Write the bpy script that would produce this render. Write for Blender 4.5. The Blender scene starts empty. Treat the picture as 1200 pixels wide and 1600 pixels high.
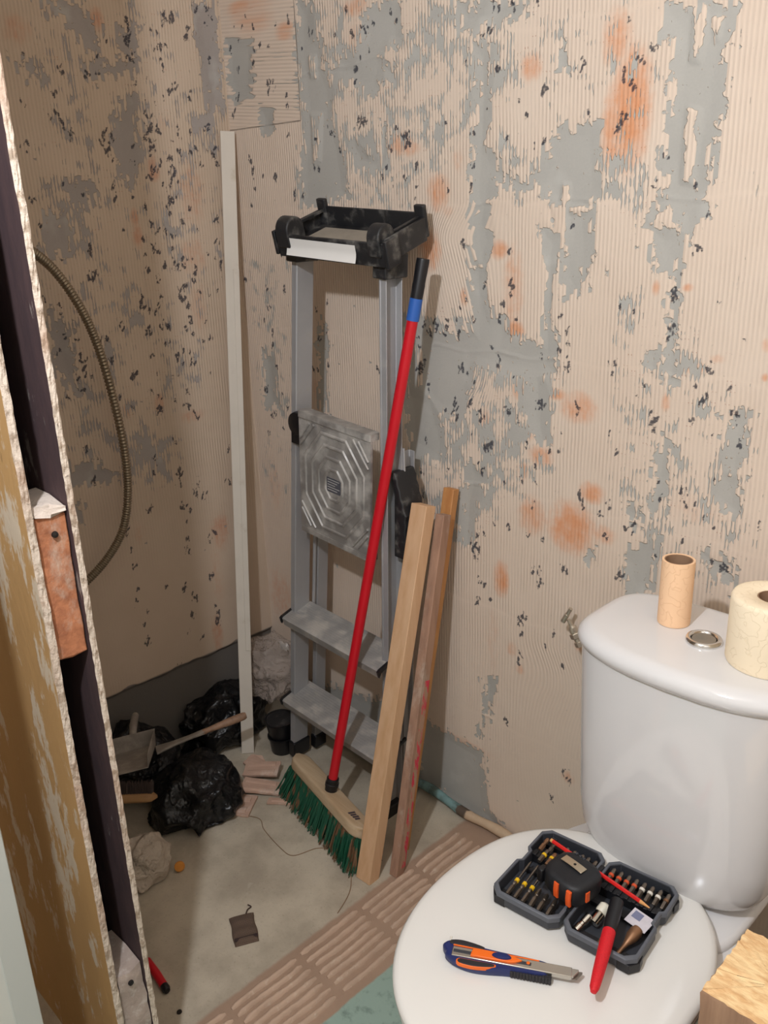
import bpy, bmesh, math, random
import numpy as np
from mathutils import Vector, Matrix, noise as mnoise
random.seed(11)
sc = bpy.context.scene
COL = sc.collection
PI = math.pi

# ------------------------------------------------------------ camera
cam_data = bpy.data.cameras.new('camera'); cam = bpy.data.objects.new('camera', cam_data); COL.objects.link(cam)
cam_data.sensor_fit = 'HORIZONTAL'; cam_data.sensor_width = 36.0; cam_data.lens = 36.0*1350/1200
cam_data.clip_start = 0.02
cam.matrix_world = Matrix(((0.70281111, -0.21685443, 0.67751804, 1.896),
                           (0.71062033, 0.25791764, -0.65459701, -1.354),
                           (-0.03279159, 0.94151614, 0.33536855, 1.42),
                           (0, 0, 0, 1)))
sc.camera = cam
# ------------------------------------------------------------ light and exposure
sc.view_settings.view_transform = 'Standard'; sc.view_settings.look = 'None'
sc.view_settings.gamma = 1.0; sc.view_settings.use_curve_mapping = False
sc.view_settings.exposure = 0.0
world = bpy.data.worlds.new('world'); sc.world = world; world.use_nodes = True
world.node_tree.nodes['Background'].inputs[0].default_value = (0.95, 0.95, 1.0, 1)
world.node_tree.nodes['Background'].inputs[1].default_value = 0.03
def lamp(name, loc, power, size, col):
    l = bpy.data.lights.new(name, 'POINT'); l.energy = power; l.shadow_soft_size = size; l.color = col
    o = bpy.data.objects.new(name, l); COL.objects.link(o); o.location = loc
    return o
lamp('bare_bulb_light', (1.49, -1.42, 1.90), 54.0, 0.028, (0.88, 0.925, 1.0))

# ------------------------------------------------------------ material helpers
def srgb(r, g, b):
    f = lambda c: (c/255/12.92) if c/255 <= 0.04045 else ((c/255+0.055)/1.055)**2.4
    return (f(r), f(g), f(b), 1.0)
class NT:
    def __init__(s, name):
        s.m = bpy.data.materials.new(name); s.m.use_nodes = True
        s.t = s.m.node_tree; s.b = s.t.nodes['Principled BSDF']
    def n(s, typ, **kw):
        x = s.t.nodes.new(typ)
        for k, v in kw.items(): setattr(x, k, v)
        return x
    def link(s, a, b): s.t.links.new(a, b)
    def val(s, x, inp):
        if isinstance(x, (int, float)): inp.default_value = x
        else: s.link(x, inp)
    def math(s, op, a, b=0.0, c=None, clamp=False):
        x = s.n('ShaderNodeMath', operation=op); x.use_clamp = clamp
        s.val(a, x.inputs[0]); s.val(b, x.inputs[1])
        if c is not None: s.val(c, x.inputs[2])
        return x.outputs[0]
    def step(s, v, lo, hi):
        x = s.n('ShaderNodeMapRange', interpolation_type='SMOOTHSTEP')
        s.val(v, x.inputs[0]); x.inputs[1].default_value = lo; x.inputs[2].default_value = hi
        return x.outputs[0]
    def mix(s, f, a, b):
        x = s.n('ShaderNodeMix', data_type='RGBA')
        s.val(f, x.inputs[0])
        for v, i in ((a, 6), (b, 7)):
            if isinstance(v, tuple): x.inputs[i].default_value = v
            else: s.link(v, x.inputs[i])
        return x.outputs[2]
    def coord(s, scale=(1, 1, 1), kind='Object'):
        tc = s.n('ShaderNodeTexCoord'); mp = s.n('ShaderNodeMapping')
        s.link(tc.outputs[kind], mp.inputs[0]); mp.inputs['Scale'].default_value = scale
        return mp.outputs[0]
    def noise(s, vec, scale, detail=3.0, rough=0.55):
        x = s.n('ShaderNodeTexNoise'); s.link(vec, x.inputs['Vector'])
        x.inputs['Scale'].default_value = scale; x.inputs['Detail'].default_value = detail
        x.inputs['Roughness'].default_value = rough
        return x.outputs[0]
    def xyz(s, x, y, z):
        c = s.n('ShaderNodeCombineXYZ')
        s.val(x, c.inputs[0]); s.val(y, c.inputs[1]); s.val(z, c.inputs[2])
        return c.outputs[0]
    def bump(s, h, dist, strength=1.0):
        x = s.n('ShaderNodeBump'); s.val(h, x.inputs['Height'])
        x.inputs['Distance'].default_value = dist; x.inputs['Strength'].default_value = strength
        s.link(x.outputs[0], s.b.inputs['Normal'])
    def out(s, col=None, rough=None, metal=None, spec=None, coat=None):
        for v, k in ((col, 'Base Color'), (rough, 'Roughness'), (metal, 'Metallic'), (spec, 'Specular IOR Level'), (coat, 'Coat Weight')):
            if v is None: continue
            if isinstance(v, (tuple, int, float)): s.b.inputs[k].default_value = v
            else: s.link(v, s.b.inputs[k])
        return s.m
def plain(name, col, rough=0.5, metal=0.0, spec=0.5, var=0.12, scale=30, bump=0.0, dust=0.0, dustcol=(190, 180, 165), dscale=12, stretch=(1, 1, 1), coat=0.0):
    """a base colour with slight unevenness and, where asked, blotches of plaster dust"""
    t = NT(name); v = t.coord(stretch)
    n = t.noise(v, scale, 4)
    c0 = srgb(*col); lo = tuple(x*(1-var) for x in c0[:3])+(1,); hi = tuple(min(1, x*(1+var)) for x in c0[:3])+(1,)
    c = t.mix(n, lo, hi)
    r = rough
    if dust:
        d = t.step(t.noise(t.coord(), dscale, 6, 0.65), 0.62-dust*0.35, 0.80-dust*0.25)
        d = t.math('MULTIPLY', d, 0.75)
        c = t.mix(d, c, srgb(*dustcol)); r = t.math('ADD', t.math('MULTIPLY', d, 0.4), rough, clamp=True)
        metal = t.math('MULTIPLY', t.math('SUBTRACT', 1.0, d), metal)
    if bump: t.bump(n, bump)
    return t.out(c, r, metal, spec, coat)
def wood(name, col, dark, rough=0.6, scale=1.0, axis='z', stain=None, bump=0.0006):
    t = NT(name)
    st = {'z': (1, 1, 0.06), 'x': (0.06, 1, 1), 'y': (1, 0.06, 1)}[axis]
    v = t.coord(st)
    n = t.noise(v, 90*scale, 5, 0.6); n2 = t.noise(v, 22*scale, 3)
    f = t.math('ADD', t.math('MULTIPLY', n, 0.6), t.math('MULTIPLY', n2, 0.5))
    c = t.mix(t.step(f, 0.35, 0.80), srgb(*col), srgb(*dark))
    if stain:
        s = t.step(t.noise(t.coord((1, 1, 0.5)), 14, 6, 0.7), 0.48, 0.66)
        c = t.mix(t.math('MULTIPLY', s, 0.8), c, srgb(*stain))
    t.bump(n, bump)
    return t.out(c, rough)

# ------------------------------------------------------------ object helpers
def tag(o, label=None, cat=None, group=None, kind=None):
    if label: o['label'] = label
    if cat: o['category'] = cat
    if group: o['group'] = group
    if kind: o['kind'] = kind
    return o
def empty(name, loc=(0, 0, 0), rot=(0, 0, 0), label=None, cat=None, group=None, kind=None, parent=None):
    o = bpy.data.objects.new(name, None); COL.objects.link(o); o.empty_display_size = 0.05
    o.location = loc; o.rotation_euler = rot; o.parent = parent
    return tag(o, label, cat, group, kind)
class MB:
    def __init__(s): s.v = []; s.f = []; s.M = Matrix.Identity(4)
    def at(s, M): s.M = M; return s
    def add(s, vs, fs):
        o = len(s.v)
        s.v += [tuple(s.M @ Vector(v)) for v in vs]; s.f += [tuple(i+o for i in f) for f in fs]; return s
    def box(s, x0, x1, y0, y1, z0, z1):
        v = [(x, y, z) for x in (x0, x1) for y in (y0, y1) for z in (z0, z1)]
        return s.add(v, [(0, 1, 3, 2), (4, 6, 7, 5), (0, 4, 5, 1), (2, 3, 7, 6), (0, 2, 6, 4), (1, 5, 7, 3)])
    def loft(s, secs, cap=True):
        n = len(secs[0]); v = [p for c in secs for p in c]; f = []
        for k in range(len(secs)-1):
            for i in range(n):
                j = (i+1) % n
                f.append((k*n+i, k*n+j, (k+1)*n+j, (k+1)*n+i))
        if cap: f.append(tuple(range(n))[::-1]); f.append(tuple((len(secs)-1)*n+i for i in range(n)))
        return s.add(v, f)
    def prism(s, pts, z0, z1, axis='z'):
        g = {'z': lambda a, b, c: (a, b, c), 'y': lambda a, b, c: (a, c, b), 'x': lambda a, b, c: (c, a, b)}[axis]
        return s.loft([[g(a, b, z0) for a, b in pts], [g(a, b, z1) for a, b in pts]])
    def tube(s, pts, r, n=12, cap=True):
        pts = [Vector(p) for p in pts]; m = len(pts)
        rs = r if isinstance(r, (list, tuple)) else [r]*m
        secs = []; up = None
        for i, p in enumerate(pts):
            d = (pts[min(i+1, m-1)]-pts[max(i-1, 0)]).normalized()
            if up is None:
                a = Vector((0, 0, 1)) if abs(d.z) < 0.9 else Vector((1, 0, 0))
                up = (a-d*a.dot(d)).normalized()
            else: up = (up-d*up.dot(d)).normalized()
            q = d.cross(up)
            secs.append([p+rs[i]*(math.cos(2*PI*k/n)*up+math.sin(2*PI*k/n)*q) for k in range(n)])
        return s.loft(secs, cap)
    def lathe(s, prof, n=32, cap=True):   # prof: (radius, z)
        return s.loft([[(r*math.cos(2*PI*k/n), r*math.sin(2*PI*k/n), z) for k in range(n)] for r, z in prof], cap)
    def build(s, name, mat, parent=None, smooth=False, bevel=0, seg=2, loc=None, rot=None, label=None, sub=0, auto=40):
        me = bpy.data.meshes.new(name); me.from_pydata(s.v, [], s.f)
        bm = bmesh.new(); bm.from_mesh(me); bmesh.ops.recalc_face_normals(bm, faces=bm.faces); bm.to_mesh(me); bm.free()
        me.materials.append(mat)
        o = bpy.data.objects.new(name, me); COL.objects.link(o); o.parent = parent
        if loc: o.location = loc
        if rot: o.rotation_euler = rot
        if bevel:
            b = o.modifiers.new('bevel', 'BEVEL'); b.width = bevel; b.segments = seg; b.limit_method = 'ANGLE'; b.angle_limit = math.radians(35)
        if sub:
            b = o.modifiers.new('sub', 'SUBSURF'); b.levels = sub; b.render_levels = sub
        if smooth or bevel or sub:
            me.polygons.foreach_set('use_smooth', [True]*len(me.polygons))
            if not sub: me.set_sharp_from_angle(angle=math.radians(auto))
        if label: o['label'] = label
        return o
def T(x=0, y=0, z=0): return Matrix.Translation((x, y, z))
def RX(d): return Matrix.Rotation(math.radians(d), 4, 'X')
def RY(d): return Matrix.Rotation(math.radians(d), 4, 'Y')
def RZ(d): return Matrix.Rotation(math.radians(d), 4, 'Z')
def aim(p, q):   # local z runs from p to q
    p = Vector(p); q = Vector(q)
    return T(*p) @ (q-p).to_track_quat('Z', 'Y').to_matrix().to_4x4()
def smooth_path(pts, k=8):
    pts = [Vector(p) for p in pts]; out = []
    for i in range(len(pts)-1):
        p0 = pts[max(i-1, 0)]; p1 = pts[i]; p2 = pts[i+1]; p3 = pts[min(i+2, len(pts)-1)]
        for j in range(k):
            t = j/k
            out.append(0.5*((2*p1)+(-p0+p2)*t+(2*p0-5*p1+4*p2-p3)*t*t+(-p0+3*p1-3*p2+p3)*t**3))
    out.append(pts[-1]); return out
def rrect(x0, x1, y0, y1, r, n=5):
    out = []
    for cx, cy, a in ((x1-r, y1-r, 0), (x0+r, y1-r, 90), (x0+r, y0+r, 180), (x1-r, y0+r, 270)):
        for k in range(n+1):
            t = math.radians(a+90*k/n); out.append((cx+r*math.cos(t), cy+r*math.sin(t)))
    return out

# ------------------------------------------------------------ the stripped walls
BACK_BARE=[[(0.28,1.836),(0.332,1.828),(0.331,1.768),(0.361,1.752),(0.361,1.704),(0.383,1.653),(0.382,1.591),(0.405,1.538),(0.412,1.487),(0.418,1.432),(0.257,1.418),(0.259,1.521),(0.288,1.585),(0.275,1.677),(0.267,1.728)],[(0.47,1.771),(0.527,1.796),(0.588,1.786),(0.594,1.72),(0.576,1.701),(0.555,1.709),(0.54,1.694),(0.574,1.661),(0.57,1.645),(0.538,1.665),(0.518,1.633),(0.481,1.631),(0.453,1.645),(0.415,1.667),(0.375,1.672),(0.366,1.697),(0.428,1.714),(0.457,1.71),(0.477,1.736)],[(0.444,1.573),(0.456,1.541),(0.512,1.513),(0.529,1.579),(0.543,1.571),(0.537,1.518),(0.511,1.482),(0.442,1.485),(0.43,1.537)],[(0.73,1.738),(0.762,1.74),(0.762,1.705),(0.732,1.706)],[(0.767,1.691),(0.811,1.68),(0.808,1.518),(0.846,1.478),(0.89,1.443),(0.914,1.474),(0.953,1.529),(0.993,1.541),(1.039,1.537),(1.053,1.427),(1.032,1.402),(1.041,1.313),(1.014,1.257),(0.983,1.247),(0.965,1.3),(0.976,1.355),(0.948,1.377),(0.929,1.431),(0.824,1.446),(0.811,1.384),(0.825,1.349),(0.803,1.296),(0.779,1.296),(0.762,1.337),(0.759,1.448),(0.773,1.591)],[(0.759,1.337),(0.806,1.296),(0.803,1.266),(0.819,1.212),(0.851,1.208),(0.867,1.167),(0.837,1.108),(0.763,1.119)],[(0.92,1.377),(0.976,1.361),(0.965,1.3),(0.965,1.232),(0.967,1.163),(0.961,1.102),(0.926,1.111),(0.933,1.207),(0.938,1.277)],[(1.135,1.676),(1.144,1.696),(1.25,1.679),(1.257,1.654),(1.252,1.613),(1.25,1.537),(1.244,1.498),(1.236,1.458),(1.243,1.43),(1.235,1.384),(1.212,1.346),(1.194,1.365),(1.169,1.395),(1.145,1.38),(1.135,1.395),(1.16,1.433),(1.154,1.472),(1.161,1.581),(1.16,1.634),(1.142,1.654)],[(1.13,1.38),(1.21,1.365),(1.203,1.326),(1.2,1.225),(1.189,1.224),(1.188,1.306),(1.166,1.3),(1.149,1.335)],[(0.735,1.75),(0.791,1.753),(0.895,1.736),(0.883,1.715),(0.799,1.707),(0.736,1.709)],[(0.949,1.671),(0.972,1.668),(0.977,1.625),(0.954,1.623)],[(0.621,1.16),(0.703,1.166),(0.763,1.184),(0.852,1.153),(0.97,1.175),(0.975,1.104),(0.914,1.091),(0.779,1.102),(0.763,1.04),(0.728,0.995),(0.683,0.988),(0.646,1.004),(0.618,1.05)],[(0.57,1.044),(0.665,1.028),(0.7,0.92),(0.681,0.873),(0.585,0.9)],[(0.914,1.097),(0.936,1.118),(0.961,1.041),(0.956,0.964),(0.926,0.972),(0.901,1.033)],[(1.183,1.229),(1.205,1.235),(1.217,1.12),(1.186,1.117)],[(1.155,1.168),(1.175,1.181),(1.171,1.12),(1.156,1.119)],[(1.302,1.078),(1.347,1.095),(1.341,1.041),(1.328,0.985),(1.314,0.993)],[(1.307,0.976),(1.341,0.982),(1.341,0.916),(1.314,0.915)],[(1.193,1.028),(1.207,1.019),(1.213,0.939),(1.194,0.875),(1.177,0.883),(1.18,0.968)],[(1.136,0.88),(1.167,0.893),(1.164,0.843),(1.145,0.845)],[(1.166,0.819),(1.203,0.838),(1.201,0.733),(1.145,0.702),(1.132,0.784),(1.154,0.803)],[(1.288,0.829),(1.344,0.83),(1.351,0.773),(1.304,0.807)],[(1.052,0.78),(1.071,0.781),(1.069,0.747),(1.054,0.749)],[(0.732,0.84),(0.763,0.903),(0.81,0.887),(0.781,0.807),(0.768,0.708),(0.739,0.704)],[(0.672,0.199),(0.803,0.191),(0.818,0.045),(0.892,-0.006),(0.669,-0.002),(0.591,0.017),(0.596,0.211)],[(0.803,0.394),(0.843,0.407),(0.823,0.301),(0.789,0.225),(0.781,0.23),(0.802,0.309)],[(0.151,0.136),(0.596,0.211),(0.591,-0.003),(0.131,-0.068)],[(0.287,1.165),(0.326,1.16),(0.308,0.95),(0.274,0.945)],[(0.056,1.076),(0.113,1.057),(0.111,0.931),(0.054,0.915)],[(0.124,1.646),(0.171,1.635),(0.173,1.587),(0.127,1.577),(0.115,1.599)],[(0.013,1.8),(0.119,1.785),(0.102,1.668),(0.023,1.648),(0.005,1.706)],[(0.724,1.764),(0.762,1.758),(0.767,1.737),(0.742,1.72)]]
BACK_ISLES=[[(1.194,1.542),(1.21,1.536),(1.209,1.436),(1.193,1.439)],[(1.192,1.676),(1.207,1.676),(1.211,1.656),(1.203,1.607),(1.193,1.61)],[(1.223,1.659),(1.233,1.657),(1.231,1.633)],[(0.947,1.409),(0.98,1.409),(0.973,1.355),(0.962,1.361)],[(0.972,1.44),(0.98,1.44),(0.978,1.366),(0.969,1.398)],[(0.987,1.403),(1.039,1.402),(1.039,1.395),(0.987,1.398)],[(0.31,1.722),(0.327,1.72),(0.327,1.683),(0.313,1.685)],[(0.305,1.61),(0.338,1.607),(0.325,1.517),(0.307,1.512)],[(0.957,1.289),(0.973,1.295),(0.968,1.21),(0.957,1.209)],[(0.825,1.378),(0.913,1.383),(0.936,1.322),(0.945,1.277),(0.927,1.171),(0.867,1.167),(0.851,1.214),(0.811,1.224),(0.799,1.296),(0.825,1.344)],[(0.434,1.568),(0.529,1.579),(0.526,1.518),(0.484,1.515),(0.456,1.541)]]
BACK_COMBED=[([(0.263,1.839),(0.908,1.734),(0.952,1.604),(0.77,1.548),(0.564,1.406),(0.24,1.411)],0.72),([(0.517,1.208),(0.763,1.221),(0.985,1.141),(0.979,0.943),(0.735,0.691),(0.582,0.809)],0.86),([(0.74,1.762),(1.144,1.696),(1.18,1.394),(1.052,1.381),(0.832,1.384),(0.754,1.549)],0.35),([(1.034,1.488),(1.135,1.473),(1.136,1.39),(1.039,1.397)],1.0),([(1.083,1.282),(1.348,1.176),(1.394,0.775),(1.118,0.741)],0.55),([(0.011,1.308),(0.218,1.311),(0.151,0.684),(0.036,0.658)],0.45),([(0.02,1.878),(0.274,1.837),(0.254,1.653),(0.036,1.647)],0.28),([(1.245,1.68),(1.301,1.671),(1.351,1.235),(1.251,1.327)],0.1)]
BACK_RUST=[(1.065,1.655,0.025,0.041,0.6),(1.095,1.551,0.034,0.081,0.9),(1.065,1.525,0.022,0.058,0.7),(0.898,1.634,0.022,0.022,0.6),(0.793,1.584,0.011,0.03,0.6),(0.68,1.439,0.027,0.033,0.65),(0.656,1.33,0.028,0.038,0.7),(0.578,1.533,0.032,0.021,0.6),(0.608,1.523,0.025,0.014,0.5),(0.468,1.737,0.037,0.034,0.3),(0.462,1.795,0.037,0.017,0.5),(0.731,1.495,0.014,0.021,0.3),(0.833,1.332,0.021,0.016,0.8),(0.868,1.263,0.024,0.072,0.45),(0.874,1.185,0.02,0.017,0.8),(0.746,1.239,0.01,0.017,0.6),(1.024,1.053,0.038,0.028,0.6),(0.974,1.072,0.02,0.011,0.7),(0.942,0.946,0.027,0.02,0.6),(1.06,0.895,0.025,0.02,0.7),(0.924,0.818,0.032,0.038,0.6),(1.019,0.814,0.049,0.048,0.85),(1.088,0.818,0.028,0.018,0.5),(0.849,0.655,0.019,0.038,0.8),(1.235,1.147,0.011,0.008,0.5),(1.246,1.15,0.015,0.01,0.4),(1.195,1.085,0.008,0.016,0.6),(1.264,0.903,0.051,0.034,0.22),(0.902,0.981,0.022,0.01,0.5),(0.125,1.829,0.075,0.035,0.5),(0.235,1.784,0.031,0.017,0.6),(0.079,1.849,0.049,0.019,0.6),(0.248,1.132,0.024,0.025,0.3),(0.06,0.372,0.057,0.086,0.35),(1.162,1.274,0.007,0.012,0.6),(1.218,1.277,0.009,0.006,0.7),(0.805,0.993,0.014,0.027,0.4),(0.884,1.069,0.013,0.018,0.5),(0.705,1.403,0.017,0.012,0.3),(0.901,0.908,0.013,0.018,0.5),(1.049,0.565,0.012,0.011,0.6),(0.881,0.497,0.015,0.016,0.4),(0.903,0.457,0.014,0.012,0.4),(1.037,0.243,0.018,0.016,0.4),(0.828,0.501,0.019,0.097,0.2),(0.744,0.195,0.086,0.014,0.35),(1.356,1.196,0.01,0.011,0.5),(1.357,1.147,0.006,0.006,0.7),(0.599,1.048,0.038,0.043,0.15),(0.07,0.703,0.03,0.078,0.25),(0.271,0.993,0.015,0.032,0.3),(1.277,1.169,0.013,0.008,0.4),(0.963,0.978,0.012,0.01,0.3),(0.705,1.427,0.007,0.005,0.2),(1.323,0.824,0.011,0.009,0.3)]
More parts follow.
